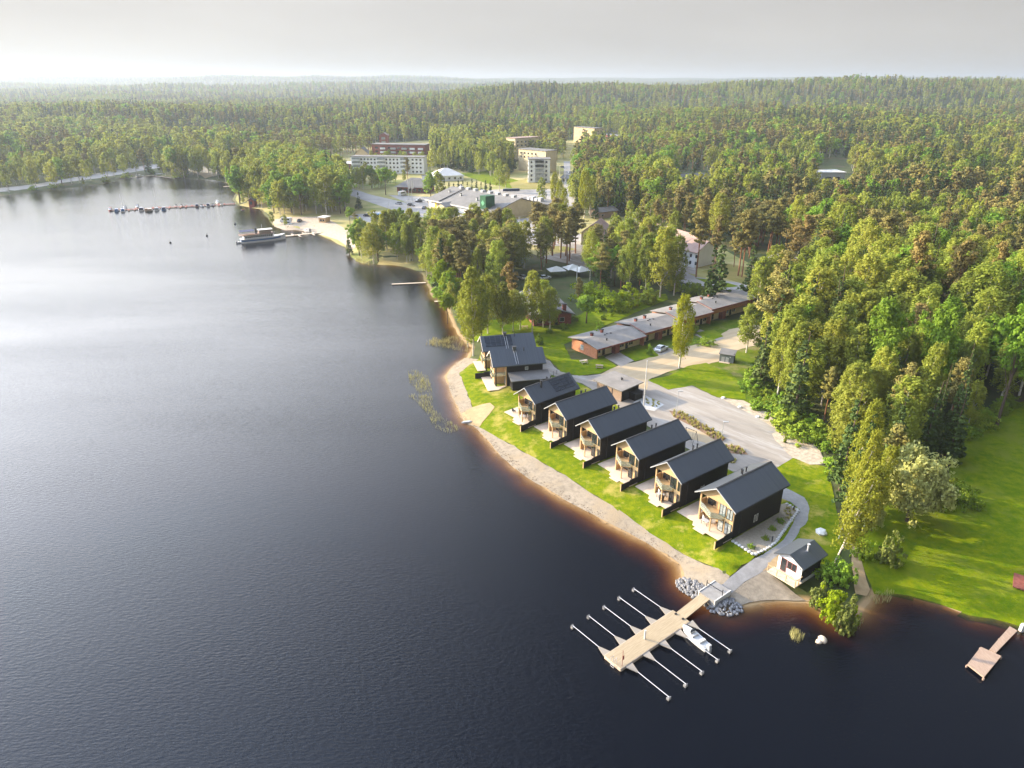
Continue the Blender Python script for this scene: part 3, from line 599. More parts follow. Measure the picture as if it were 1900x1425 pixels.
def solar(parent, W, s, Rg, side, y0, y1, cols, rows, inset=.5):
    """solar array lying on one roof slope"""
    p = MB(); fr = MB(); hw = W / 2 - inset
    for i in range(cols):
        for j in range(rows):
            a0 = .25 + (hw - .2) * j / rows; a1 = .25 + (hw - .2) * (j + 1) / rows - .09; b0 = y0 + (y1 - y0) * i / cols; b1 = y0 + (y1 - y0) * (i + 1) / cols - .09
            x0, x1 = W / 2 + side * a0, W / 2 + side * a1; z0, z1 = Rg + .27 - s * a0, Rg + .27 - s * a1
            q = [(x0, b0), (x1, b0), (x1, b1), (x0, b1)] if side > 0 else [(x1, b0), (x0, b0), (x0, b1), (x1, b1)]
            zs = [z0, z1, z1, z0] if side > 0 else [z1, z0, z0, z1]
            vs = [(u[0], u[1], zz) for u, zz in zip(q, zs)] + [(u[0], u[1], zz + .04) for u, zz in zip(q, zs)]
            p.add(vs, [(3, 2, 1, 0), (4, 5, 6, 7), (0, 1, 5, 4), (1, 2, 6, 5), (2, 3, 7, 6), (3, 0, 4, 7)])
    return p.part("solar_panels", M['solar'], parent)
rfF = [c for c in hF.children if c.name.startswith("roof")][0]
solar(rfF, 5.4, (7.35 - 5.3) / 2.7, 7.35, 1, 5.6, 11.2, 4, 4, .1)
flue(hF, 5.4 * .66, 3.0, 6.6, 8.3, .2, 'dark')

# ------------------------------------------------------------------ the two houses at the far end of the row, turned to face left
def end_house(W, D, label, loc, rot, front, annex):
    t = thing("lake_house", label, "house", loc, rot, "paired black houses at the far end of the row")
    E_, Rg = 5.25, 7.5
    w = MB().box(0, .18, 0, D - .18, -.3, E_).xz([(0, -.3), (W, -.3), (W, E_), (W / 2, Rg - .05), (0, E_)], D - .18, D)
    w.box(W - .18, W, 2.6, D - .18, -.3, E_); w.part("wall", M['blackwood'], t)
    f = MB().xz([(.18, 0), (W - 1.9, 0), (W - 1.9, E_), (.18, E_)], .02, .2).xz([(0, E_ - .35), (W, E_ - .35), (W, E_), (W / 2, Rg - .06), (0, E_)], -.05, 0)
    f.box(W - 2.0, W - .19, 2.4, 2.58, 0, E_).box(W - 2.0, W - 1.86, .2, 2.4, 0, E_); f.part("facade", M['tan'], t)
    MB().box(W - .2, W, -.03, .2, 0, E_ - .36).part("corner_post", M['blackwood'], t)
    bl = MB().box(W - 1.85, W - .02, -.9, 2.35, 2.42, 2.6).part("balcony", M['tan'], t)
    MB().box(W - .06, W - .02, -.88, 2.35, 2.61, 3.5).box(W - 1.85, W - .07, -.9, -.86, 2.61, 3.5).part("railing", railglass(), bl)
    rf = gable_roof(W, D, E_ + .05, Rg, .55, .7, .2).part("roof", M['roof'], t); s = (Rg - E_ - .05) / (W / 2); e = E_ + .05 - s * .56
    MB().xz([(-.58, e - .02), (W / 2, Rg - .02), (W / 2, Rg + .22), (-.58, e + .22)], -.76, -.703).xz([(W / 2 + .001, Rg - .02), (W + .58, e - .02), (W + .58, e + .22), (W / 2 + .001, Rg + .22)], -.76, -.703).part("bargeboard", M['trim'], rf)
    MB().prism([(-.2, -2.2), (W + 1.9, -2.2), (W + 1.9, .2), (W + .2, 2.4), (W, 2.4), (W, -.02), (-.2, -.02)] if annex else [(-.2, -2.0), (W, -2.0), (W, -.02), (-.2, -.02)], .02, .14).part("deck", M['palewood'], t)
    window(t, 'F', .6, .3, 1.6, 2.0, .02, mull=1); window(t, 'F', .6, 2.9, 1.6, 1.9, .02, mull=1); window(t, 'F', 2.6, 2.9, .9, 1.9, .02); window(t, 'F', W - 1.7, .2, 1.2, 2.0, 2.4, frame='trim', pane='paleglass')
    window(t, 'Rt', D * .62, 3.6, .75, .75, W, frame='trim', pane='paleglass')
    ld = MB()          # roof ladder
    for k in (-.25, .25):
        ld.add([(W / 2 + .3, D * .45 + k, Rg + .12), (W + .4, D * .45 + k, E_ + .1), (W + .4, D * .45 + k + .07, E_ + .1), (W / 2 + .3, D * .45 + k + .07, Rg + .12), (W / 2 + .3, D * .45 + k, Rg + .22), (W + .4, D * .45 + k, E_ + .2), (W + .4, D * .45 + k + .07, E_ + .2), (W / 2 + .3, D * .45 + k + .07, Rg + .22)],
               [(3, 2, 1, 0), (4, 5, 6, 7), (0, 1, 5, 4), (1, 2, 6, 5), (2, 3, 7, 6), (3, 0, 4, 7)])
    ld.part("roof_ladder", M['steel'], rf)
    chimney(t, W * .55, D * .45, Rg - .3, Rg + .75, .7, 'roof'); flue(t, W * .6, D * .65, Rg - .6, Rg + .5, .1)
    if annex:
        a = MB().box(W + .002, W + 2.9, 3.2, D + .2, -.3, 2.3).part("annex", M['blackwood'], t)
        MB().xz([(W + .004, 3.15), (W + 3.4, 2.32), (W + 3.4, 2.48), (W + .004, 3.31)], 2.8, D + 1.2).part("annex_roof", M['roofgrey'], a)
        MB().box(W + 3.05, W + 3.2, D + .9, D + 1.05, 0, 2.3).part("annex_post", M['blackwood'], a)
    if front is not None:
        MB().yz([(-3.6, -.2), (0, -.2), (0, 1.35), (-1.5, 1.35), (-1.7, 1.15), (-3.6, 1.15)], -.14, -.02).part("screen_wall", M['blackwood'], t)
    return t, rf, s, Rg
RG = R(-77)
gA = at(920, 719).xy
def from_fr(p, W, rot): return (p.x - W * math.cos(rot), p.y - W * math.sin(rot), G0)
hG, rfG, sG, RgG = end_house(6.2, 10.9, "black left-facing house with a long lean-to annex, nearer of the pair", from_fr(gA, 6.2, RG), RG, 1, True)
gB = at(897, 652, 6.9 - .15).xy + Vector((.5, .3))
hH, rfH, sH, RgH = end_house(6.2, 11.6, "black left-facing house with a big solar array, farther of the pair by the birches", from_fr(gB, 6.2, RG), RG, None, False)
solar(rfH, 6.2, sH, RgH, 1, .2, 6.8, 5, 3, .4)

# ------------------------------------------------------------------ sauna hut, store, shed
A_, r_, W_ = frame_from(at(1441, 1056).xy, at(1481, 1082).xy)
W_ = 3.7; D_ = 4.6
t = thing("sauna_hut", "small black hut with pale gable front, glazed door and fenced porch above the shingle beach", "hut", (A_.x, A_.y, G0 + .25), R(-54))
w = MB().box(0, .15, 0, D_, -.1, 2.5).box(W_ - .15, W_, 0, D_, -.1, 2.5).xz([(.15, -.1), (W_ - .15, -.1), (W_ - .15, 2.5), (W_ / 2, 3.35), (.15, 2.5)], D_ - .15, D_).part("wall", M['blackwood'], t)
MB().xz([(0, 0), (W_, 0), (W_, 2.48), (W_ / 2, 3.33), (0, 2.48)], -.08, -.003).part("gable_front", M['white'], t)
MB().box(-.1, W_ + .12, -.1, D_ + .1, -.55, -.11).part("plinth", M['concrete'], t)
MB().prism([(-.4, -1.7), (W_ + .3, -1.7), (W_ + .3, -.09), (-.4, -.09)], -.25, -.08).part("porch", M['palewood'], t)
gable_roof(W_, D_, 2.52, 3.42, .5, .6, .15).part("roof", M['roof'], t)
window(t, 'F', .5, 0.05, .9, 2.1, -.08, frame='redbrick', pane='glass'); window(t, 'F', 1.5, .9, 1.4, 1.2, -.08, mull=1, frame='redbrick', pane='glass')
flue(t, W_ * .7, D_ * .55, 3.0, 4.3, .13, 'steel')
MB().tube([(W_ - .3, -.2, 1.9), (W_ - .3, -.05, 1.9)], .09).part("wall_lamp", M['dark'], t)
rl = MB()
for x in np.linspace(-.4, W_ + .25, 4): rl.box(x - .05, x + .05, -1.7, -1.6, -.08, .9)
for yy in (-.9,): rl.box(W_ + .2, W_ + .3, yy, yy + .1, -.08, .9)
rl.box(-.4, W_ + .3, -1.69, -1.61, .9, .98).box(W_ + .21, W_ + .29, -1.6, -.1, .9, .98); rl.part("railing", M['tan'], t)

A_, r_, W_ = frame_from(at(1107, 727).xy, at(1148, 747).xy)
W_ = 7.2; D_ = 5.6
t = thing("store_building", "low black store with flat brown roof and slatted front behind the flagpole", "shed", (A_.x, A_.y, G0), R(-50))
MB().box(W_ - .15, W_, .15, D_, -.2, 2.7).box(0, .15, .15, D_, -.2, 2.7).box(.15, W_ - .15, D_ - .15, D_, -.2, 2.7).part("wall", M['blackwood'], t)
sl = MB()
for k in range(13): sl.box(0, 4.4, 0, .12, .05 + k * .2, .18 + k * .2)
sl.part("slatted_screen", M['greywood'], t); sl = MB()
for k in range(13): sl.box(4.65, W_, 0, .12, .05 + k * .2, .18 + k * .2)
sl.part("slatted_gate", M['greywood'], t)
MB().box(2.0, 2.2, -.04, .0, 0, 2.6).box(4.42, 4.62, -.04, .14, 0, 2.6).part("post", M['blackwood'], t)
rfm = MB(); vs = [(-.7, -.8, 2.72), (W_ + .7, -.8, 2.72), (W_ + .7, D_ + .7, 2.95), (-.7, D_ + .7, 2.95)]
rfm.add(vs + [(a, b, c + .22) for a, b, c in vs], [(3, 2, 1, 0), (4, 5, 6, 7), (0, 1, 5, 4), (1, 2, 6, 5), (2, 3, 7, 6), (3, 0, 4, 7)]).part("roof", M['roof2'], t)
flue(t, W_ * .55, D_ * .65, 3.0, 3.45, .18)
MB().box(W_ + .01, W_ + 1.7, D_ * .45, D_ - .5, -.1, 1.6).box(W_ + .03, W_ + 1.75, D_ * .44, D_ - .45, 1.61, 1.7).part("lean_to", M['blackwood'], t)

A_ = at(1334, 671).xy
t = thing("garden_shed", "small grey lean-to shed with two pale doors beside the dirt road", "shed", (A_.x, A_.y, G0), R(-26))
MB().box(0, 3.4, 0, .12, -.1, 2.0).box(0, .12, .12, 2.4, -.1, 2.1).box(.12, 3.4, 2.3, 2.42, -.1, 2.4).part("wall", M['greywall'], t)
MB().box(3.28, 3.4, .13, 2.29, -.1, 2.3).part("end_wall", M['blackwood'], t)
MB().yz([(-.3, 2.02), (2.7, 2.5), (2.7, 2.62), (-.3, 2.14)], -.2, 3.6).part("roof", M['roofgrey'], t)
door(t, 'F', .5, .1, .75, 1.2, 0, 'grey'); door(t, 'F', 1.5, .1, .75, 1.2, 0, 'grey')
MB().box(2.4, 2.7, -.05, -.004, 1.3, 1.6).part("notice", M['trim'], t)
MB().box(.1, 2.6, -.7, -.02, -.06, .06).part("doorstep", M['palewood'], t)

# ------------------------------------------------------------------ long brick terrace, four stepped sections
P0 = at(1107, 667).xy; dirT = Vector((math.cos(R(35.7)), math.sin(R(35.7)))); nT = Vector((-dirT.y, dirT.x))
t = thing("terrace_row", "long low brick terrace with stepped brown felt roofs behind the dirt road", "terraced houses", (P0.x, P0.y, G0), R(35.7))
x0 = 0
for si, (ln, off, dz) in enumerate([(16.5, 0, 0), (14.5, .9, .45), (14, 1.8, .85), (20, 2.7, 1.25)]):
    x1 = x0 + ln; y0, y1 = off, off + 9.6
    br = MB().box(x0 + (.01 if si else 0), x0 + .3, y0, y1, -.2, 2.9 + dz).box(x0 + .3, x1, y1 - .2, y1, -.2, 2.7 + dz).box(x1 - .3, x1 - .02, y0, y1 - .2, -.2, 2.9 + dz)
    br.box(x0 + .3, x1 - .3, y0 + .02, y0 + .22, 2.3, 2.75 + dz).part("brick_wall", M['brick'], t)
    MB().box(x0 + .3, x1 - .3, y0 + 1.3, y0 + 1.5, -.1, 2.3).part("cream_wall", M['cream'], t)
    MB().box(x0 + 6.2, x0 + 7.8, y0 + .02, y0 + 1.28, -.1, 2.28).part("porch_wall", M['redbrick'], t)
    for wx in (.9, 9.0, 12.2):
        if wx + 1.6 < ln: window(t, 'F', x0 + wx, .7, 1.5, 1.2, y0 + 1.3, frame='trim', mull=1)
    for dx in (3.0, 11.0):
        if dx + 1 < ln: door(t, 'F', x0 + dx, .02, .9, 2.05, y0 + 1.3, 'dark')
    rf = MB().yz([(y0 - .9, 2.78 + dz), ((y0 + y1) / 2, 3.75 + dz), ((y0 + y1) / 2, 3.95 + dz), (y0 - .9, 2.98 + dz)], x0 - (.7 if si == 0 else -.01), x1 + (0 if si < 3 else .7))
    rf.yz([((y0 + y1) / 2 + .001, 3.75 + dz), (y1 + .9, 2.78 + dz), (y1 + .9, 2.98 + dz), ((y0 + y1) / 2 + .001, 3.95 + dz)], x0 - (.7 if si == 0 else -.01), x1 + (0 if si < 3 else .7))
    ro = rf.part("roof", M['roof2'], t)
    if si: MB().yz([(y0 - .9, 2.99 + dz), ((y0 + y1) / 2, 3.96 + dz), ((y0 + y1) / 2, 4.08 + dz), (y0 - .9, 3.11 + dz)], x0 + .01, x0 + .2).part("verge_flashing", M['redbrick'], ro)
    MB().box(x0 - (.7 if si == 0 else -.01), x1, y0 - .96, y0 - .905, 2.62 + dz, 3.0 + dz).part("fascia", M['redbrick'], ro)
    for cx, cy in ((3.5, 6.0), (7.5, 6.6)): chimney(ro, x0 + cx, y0 + cy, 3.3 + dz, 4.4 + dz, .6, 'redbrick')
    for cx, cy in ((6.3, 4.2), (7.4, 4.6), (8.5, 4.3), (4.8, 1.8)): flue(ro, x0 + cx, y0 + cy, 3.2 + dz, 3.9 + dz, .16)
    x0 = x1
window(t, 'Lf', 5.0, .8, 1.2, 1.3, 0, frame='trim', pane='paleglass')

# ------------------------------------------------------------------ generic town buildings
def house(name, label, cat, A, B, D, eave, ridge, wall, roof, wins=(), rax='x', doors=(), chim=(), z=None, group=None, ov=.6, simple=True):
    A_, r, W = frame_from(at(*A).xy, at(*B).xy); z = gz(A_.x, A_.y) if z is None else z
    t = thing(name, label, cat, (A_.x, A_.y, z), r, group)
    if rax == 'x': w = MB().yz([(0, -2), (D, -2), (D, eave), (D / 2, ridge - .1), (0, eave)], 0, W)
    elif rax == 'y': w = MB().xz([(0, -2), (W, -2), (W, eave), (W / 2, ridge - .1), (0, eave)], 0, D)
    else: w = MB().box(0, W, 0, D, -2, eave)
    w.part("wall", M[wall], t)
    if rax in 'xy' and rax != '': rf = gable_roof(W, D, eave + .04, ridge, ov, ov, .25, rax).part("roof", M[roof], t)
    elif rax == '': rf = MB().box(-.4, W + .4, -.4, D + .4, eave + .004, eave + .45).part("roof", M[roof], t)
    else:   # hipped
        h = min(W, D) * .5; o = ov
        rf = MB().add([(-o, -o, eave), (W + o, -o, eave), (W + o, D + o, eave), (-o, D + o, eave), (h, D / 2, ridge), (W - h, D / 2, ridge)],
                      [(0, 1, 5, 4), (1, 2, 5), (2, 3, 4, 5), (3, 0, 4), (3, 2, 1, 0)]).part("roof", M[roof], t)
    for wd in wins:
        face, x, zz, ww, hh = wd[:5]; window(t, face, x, zz, ww, hh, W if face == 'Rt' else 0, simple=simple, pane=wd[5] if len(wd) > 5 else 'glass')
    for (x, ww) in doors: door(t, 'F', x, 0, ww, 2.1)
    for (x, y, h) in chim: chimney(rf, x, y, eave, h, .9, 'brick' if wall != 'white' else 'grey')
    return t, W
def rowwins(face, n, x0, dx, zs, w, h, pane='glass'): return [(face, x0 + i * dx, z, w, h, pane) for z in zs for i in range(n)]

# white low-rise
t, W = house("apartment_block", "long white four-storey apartment block with glazed balconies in the town", "apartment block", (653, 321), (787, 323), 11, 11.8, 12, 'white', 'roofgrey',
             rowwins('F', 5, 7.5, 2.6, (1.0, 4.0, 7.0, 9.6), 1.3, 1.2) + rowwins('F', 4, 27, 2.8, (1.0, 4.0, 7.0, 9.6), 1.3, 1.2) + rowwins('F', 3, 47, 3, (1.0, 4.0, 7.0, 9.6), 1.5, 1.2), '', z=1.6)
for bx in (1.0, 20.5, 38.5):
    for z in (1.0, 3.9, 6.8, 9.5):
        b = MB().box(bx, bx + 6, -1.3, -.01, z - .5, z + .55).part("balcony", M['white'], t); MB().box(bx + .1, bx + 5.9, -1.25, -.02, z + .56, z + 1.7).part("balcony_glazing", M['paleglass'], b)
t, W = house("apartment_block", "red brick apartment block with white balconies behind the long white block", "apartment block", (692, 306), (790, 308), 13, 16.2, 16.5, 'redbrick', 'roofgrey',
             rowwins('F', 3, 3, 5.5, (10.3, 13.2), 2.4, 1.3) + rowwins('F', 3, 22, 4.5, (10.3, 13.2), 2.0, 1.3), '', z=1.6)
for bx in (7.5, 16.5, 26, 33, 40):
    for z in (7.2, 10.1, 13.0): MB().box(bx, bx + 4.2, -1.2, -.01, z - .4, z + 1.0).part("balcony", M['grey' if bx in (16.5, 26) else 'white'], t)
house("brick_tower", "narrow red brick tower with white panel above the brick apartment roof", "tower", (706, 290), (722, 290), 7, 17, 19, 'redbrick', 'roofpink', [('F', 2, 10, 3.5, 2.2, 'paleglass'), ('F', 2, 13.4, 3.5, 2.2, 'paleglass')], 'y', z=3)
t, W = house("apartment_block", "square white five-storey block with glazed balconies beside the avenue", "apartment block", (980, 339), (1020, 339), 12, 15.2, 15.5, 'white', 'roofgrey',
             rowwins('F', 1, 1.6, 3, (1.2, 4.1, 7, 9.9, 12.8), 1.2, 1.5) + rowwins('F', 1, 11.6, 3, (1.2, 4.1, 7, 9.9, 12.8), 1.3, 1.5) + rowwins('Lf', 2, 2, 5, (1.2, 4.1, 7, 9.9, 12.8), 2.2, 1.4) + rowwins('Rt', 2, 2, 5, (1.2, 4.1, 7, 9.9, 12.8), 2.2, 1.4), '', z=1.6)
for z in (.8, 3.7, 6.6, 9.5, 12.4):
    b = MB().box(4.6, 10.6, -1.4, -.01, z - .2, z + .8).part("balcony", M['grey'], t); MB().box(4.7, 10.5, -1.35, -.03, z + .81, z + 2.3).part("balcony_glazing", M['glass' if z > 9 else 'paleglass'], b)
t, W = house("apartment_block", "stepped cream apartment block behind the square white block", "apartment block", (962, 316), (1012, 322), 12, 13.5, 13.8, 'cream', 'roofgrey', rowwins('F', 5, 2, 4, (7.5, 10.3), 1.6, 1.3), '', z=4)
t, W = house("apartment_block", "cream apartment block highest on the slope behind the stepped block", "apartment block", (956, 300), (1000, 296), 12, 15.5, 15.8, 'cream', 'roofpink', rowwins('F', 5, 2, 4.5, (9, 12), 1.8, 1.3), '', z=5)
t, W = house("apartment_block", "yellow and white apartment block standing alone on the wooded hill", "apartment block", (1064, 266), (1102, 270), 12, 15, 15.4, 'yellow', 'roofgrey', rowwins('F', 4, 2.5, 6, (5.5, 8.5, 11.6), 2.0, 1.6, 'paleglass'), '', z=4)
t, W = house("apartment_block", "long brown wing with roof terrace joined behind the yellow block", "apartment block", (1104, 268), (1160, 276), 10, 9, 9.3, 'redbrick', 'roofgrey', rowwins('F', 7, 2.5, 5, (5.6,), 2.4, 1.5), '', z=4)
house("parish_hall", "low white building with pale pitched roof among trees behind the spruce row", "hall", (806, 337), (860, 335), 18, 3.6, 8, 'white', 'roofwhite', rowwins('F', 5, 2, 4, (1.2,), 1.4, 1.3), 'h', z=1.6)
t, W = house("hipped_building", "low building with grey hipped roof beside two white flagpoles", "building", (737, 357), (792, 359), 14, 3.5, 8.4, 'redbrick', 'roofgrey', rowwins('F', 7, 1.5, 3.1, (.8,), 2.0, 1.8), 'h', z=1.6, ov=1.4)
chimney(t, W * .8, 7, 6.5, 10, 2.2, 'white')
t, W = house("bank_building", "low brown building with flat pale roof left of the white apartments", "building", (570, 312), (655, 314), 14, 4, 4.3, 'redbrick', 'roofwhite', rowwins('F', 9, 2, 4, (1.2,), 2.4, 1.5), '', z=1.6)
house("cottage", "pale house with steep gable between the brick blocks and the low brown building", "house", (660, 296), (684, 296), 12, 5, 10, 'cream', 'roofgrey', rowwins('F', 2, 2.4, 4.5, (1.2,), 1.6, 1.4), 'y', z=1.6)
house("villa", "white villa with grey roof at the edge of the wood above the town", "house", (534, 284), (566, 284), 11, 5.6, 7.8, 'white', 'roofgrey', rowwins('F', 5, 1.6, 4.2, (1.0, 3.6), 1.8, 1.4), 'x', z=4)
house("shore_house", "red and white house on the shore road behind the birches", "house", (316, 308), (332, 307), 9, 5, 8, 'red', 'roofgrey', [('F', 1.5, 1, 1.5, 1.3), ('F', 4.5, 1, 1.5, 1.3)], 'y', z=1.6)
house("shore_house", "long low white depot on the shore yard", "house", (352, 308), (372, 305), 10, 4, 5.5, 'white', 'roofgrey', [('F', 1.5, 1, 1.5, 1.3), ('F', 5, 1, 1.5, 1.3)], 'x', z=1.6)
house("kiosk", "small wooden kiosk with white flat roof on the breakwater", "kiosk", (592, 413), (604, 414), 4, 2.7, 3, 'tan', 'roofwhite', [('F', .6, 1, 1.2, 1), ('F', 2.2, 1, 1.0, 1)], '', z=1.3)
house("boathouse", "red boathouse by the water left of the breakwater", "boathouse", (462, 380), (472, 380), 5, 2.6, 3.8, 'red', 'roofgrey', [('F', .5, .3, 1.5, 1.8)], 'y', z=1.4)
house("garage", "small pale garage with dark roof at the far end of the avenue", "garage", (1041, 338), (1066, 340), 9, 3, 4.6, 'white', 'roofgrey', [('F', 1, .4, 2.2, 2), ('F', 4, .4, 2.2, 2)], 'x', z=1.6)
house("barn", "brown boarded shed with lean-to roof beside the avenue trees", "shed", (1112, 406), (1145, 402), 8, 3.2, 4.6, 'greywood', 'roof2', [('F', 1.5, 1, 1.2, 1)], 'x', z=1.6)
t, W = house("manor_house", "yellow house with white-edged gable and rose roof behind the pines", "house", (1078, 455), (1118, 458), 15, 5.4, 9, 'cream', 'roofpink', rowwins('F', 4, 1.2, 2.9, (1.0, 3.5), 1.1, 1.3), 'y', z=1.6)
t, W = house("long_building", "long building with rose-brown pitched roof among the birches", "building", (1168, 446), (1268, 482), 13, 5.0, 8.6, 'cream', 'roofpink', rowwins('F', 9, 2, 4, (1.0,), 1.5, 1.4), 'x', z=1.6)
t, W = house("shop_house", "pale two-storey house with rose roof beside the pine lawn parking", "house", (1264, 492), (1290, 498), 12, 6, 9.2, 'white', 'roofpink', rowwins('F', 3, 1.0, 2.5, (1.2, 3.8), .9, 1.2), 'x', z=1.6)
t, W = house("bungalow", "red-walled bungalow with long grey roof deep in the forest", "house", (1262, 344), (1310, 342), 10, 3.4, 6.4, 'red', 'roofgrey', rowwins('F', 4, 2.5, 5, (1.2,), 1.6, 1.3, 'paleglass'), 'x', z=1.8)
t, W = house("warehouse", "pale flat-roofed warehouse half hidden behind a spruce in the forest", "warehouse", (1522, 340), (1566, 340), 16, 6.5, 6.8, 'grey', 'roofwhite', [('F', 3, .3, 4, 3.5), ('F', 9, .3, 4, 3.5)], '', z=2)
t, W = house("cottage", "cream cottage with dark grey roof below two tall pines on the right", "house", (1414, 506), (1456, 521), 11, 4, 7, 'cream', 'roofgrey', rowwins('F', 2, 2.2, 5, (1.2,), 1.5, 1.3), 'x', z=1.6, simple=False)
t, W = house("cottage", "smaller cream outbuilding joined to the right of the cream cottage", "house", (1462, 520), (1482, 515), 8, 3.4, 5.6, 'cream', 'roofgrey', [('F', 1.4, 1.2, 1.2, 1.1)], 'x', z=1.6, simple=False)
# big brick house behind the birches
Bh = at(990, 606).xy
t = thing("brick_house", "large red brick house with low grey roof and chimney behind the birches", "house", (Bh.x, Bh.y, 1.6), R(12))
MB().box(0, 11, 0, 22, -.3, 3.2).part("wall", M['redbrick'], t); rf = gable_roof(11, 22, 3.25, 5.0, .9, .9, .25).part("roof", M['roofgrey'], t)
for wx in (1.2, 4.2, 7.6): window(t, 'F', wx, .9, 1.4, 1.3, 0, frame='trim')
chimney(rf, 9, .6, -2.4 + 2.4, 5.9, 1.0, 'redbrick'); chimney(rf, 5, 9, 4.4, 5.8, .8, 'roofwhite'); door(t, 'F', 6.2, .05, .9, 2.1)
for k, (px, py) in enumerate([(1032, 512), (1062, 508), (1078, 512)]):
    p = at(px, py).xy; t = thing("canopy", ["white garden canopy left of the tall pole behind the terrace", "white pitched canopy around the tall pole behind the terrace", "pale canopy right of the tall pole behind the terrace"][k], "canopy", (p.x, p.y, 1.6), R(15 + k * 9))
    MB().add([(-3, -2.5, 2.2), (3, -2.5, 2.2), (3, 2.5, 2.2), (-3, 2.5, 2.2), (0, 0, 3.6), (0, 0, 3.2)], [(0, 1, 4), (1, 2, 4), (2, 3, 4), (3, 0, 4), (1, 0, 5), (2, 1, 5), (3, 2, 5), (0, 3, 5)]).part("canopy_cover", M['roofwhite'], t)
    for q in ((-2.8, -2.3), (2.8, -2.3), (2.8, 2.3), (-2.8, 2.3)): MB().tube([(q[0], q[1], 0), (q[0], q[1], 2.3)], .06, 6).part("pole", M['dark'], t)

# ------------------------------------------------------------------ supermarket
P0, P1 = at(796, 384).xy, at(919, 410).xy
_, r_, W = frame_from(P0, P1); D = 34
t = thing("supermarket", "sprawling low supermarket with grey pitched roof and green sign tower", "supermarket", (P0.x, P0.y, 1.6), r_)
MB().xz([(0, 0), (W, 0), (W, 4.2), (0, 4.2)], 0, D).yz([(0.01, 4.2), (D - .01, 4.2), (D * .5, 9.2)], .02, W - .02).part("wall", M['cream'], t)
MB().box(.3, W * .26, -.06, -.01, .6, 3.0).box(W * .42, W - .4, -.06, -.01, .4, 3.4).part("shop_front", M['white'], t)
MB().box(W * .72, W * .85, -.12, -.065, .5, 3.3).part("yellow_poster", M['poster'], t); MB().box(W * .1, W * .2, -.1, -.062, .6, 3.2).part("yellow_poster", M['poster'], t)
door(t, 'F', W * .86, .05, 2.4, 3.0, -.06, 'dark')
rf = MB().yz([(-1.8, 4.0), (D / 2, 9.3), (D / 2, 9.6), (-1.8, 4.3)], -1, W + .6).yz([(D / 2 + .001, 9.3), (D + 1, 4.1), (D + 1, 4.4), (D / 2 + .001, 9.6)], -1, W + .6).part("roof", M['roofgrey'], t)
MB().yz([(-1.86, 3.75), (-1.81, 3.75), (-1.81, 4.35), (-1.86, 4.35)], -1.05, W + .65).part("fascia", M['trim'], rf)
MB().box(W * .2, W * .2 + .5, -1.5, D / 2, 4.7, 4.75).yz([(-1.7, 4.4), (D / 2, 9.9), (D / 2, 10.2), (-1.7, 4.8)], W * .2, W * .2 + .6).part("roof_step", M['dark'], rf)
# gabled entrance
MB().xz([(W * .28, .0), (W * .40, 0), (W * .40, 3.6), (W * .34, 4.8), (W * .28, 3.6)], -6, -.07).part("entrance_porch", M['cream'], t)
MB().xz([(W * .27, 3.5), (W * .34, 4.85), (W * .34, 5.1), (W * .27, 3.75)], -6.5, 1).xz([(W * .34 + .001, 4.85), (W * .42, 3.4), (W * .42, 3.65), (W * .34 + .001, 5.1)], -6.5, 1).part("porch_roof", M['roofgrey'], t)
sg = MB().prism([(W * .80, -.4), (W * .88, -.4), (W * .88, 5.5), (W * .80, 5.5)], 3.9, 11.2).part("sign_tower", M['green'], t)
MB().box(W * .80 - .1, W * .80 - .01, .8, 4.4, 5.6, 8.2).box(W * .80 - .1, W * .80 - .01, .8, 4.4, 8.5, 10.8).part("sunlit_side_panel", M['palegreen'], sg)  # paler green puts the sunlight on the tower's left side into the colour
c = W * .84; MB().xz([(c, 6.2), (c + 1.3, 7.7), (c, 9.2), (c - 1.3, 7.7)], -.5, -.41).part("sign_mark", M['palegreen'], sg)
for k in range(8):
    x = W * (.12 + .11 * k); MB().box(x, x + 2.2, D * .5 - 1.2, D * .5 + 1.0, 9.2, 10.4).part("roof_vent", M['grey'], rf)
for k, (fx, fy) in enumerate([(.1, .3), (.32, .25), (.6, .2), (.05, .6)]): chimney(rf, W * fx, D * fy, 5, 8.2 + (fy - .2) * 6, .9, 'grey')
# gable end wing on the right and service yard block
MB().box(W * .55, W, D + 1.1, D + 14, 0, 4).part("rear_wing", M['cream'], t); MB().box(W * .53, W + .5, D + 1.05, D + 14.5, 4.01, 4.4).part("rear_roof", M['roofgrey'], t)
for k in range(4): MB().box(W * .66 + k * 3, W * .66 + k * 3 + 1.8, D + 5, D + 7.5, 4.41, 5.8 + (k % 2) * .6).part("air_unit", M['steel'], t)
print("buildings", round(time.time() - T0, 1))
# ------------------------------------------------------------------ main boat dock
c0, c1 = at(1122, 1216, .5).xy, at(1249, 1132, .5).xy        # left edge near -> far
e1 = at(1148, 1240, .5).xy
du = (c1 - c0); L_ = du.length; ang = math.atan2(du.y, du.x)
t = thing("boat_dock", "main floating wooden dock with long white mooring arms in front of the shingle beach", "dock", (c0.x, c0.y, 0), ang)
Wd = 2.7
MB().box(0, L_, -Wd, 0, .32, .5).part("deck", M['dockwood'], t)
MB().box(.02, L_ - .02, -Wd - .06, -Wd - .004, .05, .48).box(.02, L_ - .02, .004, .06, .05, .48).box(-.06, -.004, -Wd, 0, .05, .48).part("fender_beam", M['palewood'], t)
for fx in (.12, .5, .88): MB().box(L_ * fx - .8, L_ * fx + .8, -Wd + .2, -.2, -.35, .3).part("float", M['dark'], t)
gw = at(1312, 1108, .9).xy; gl_ = (gw - c0); gx_ = gl_.x * math.cos(-ang) - gl_.y * math.sin(-ang)
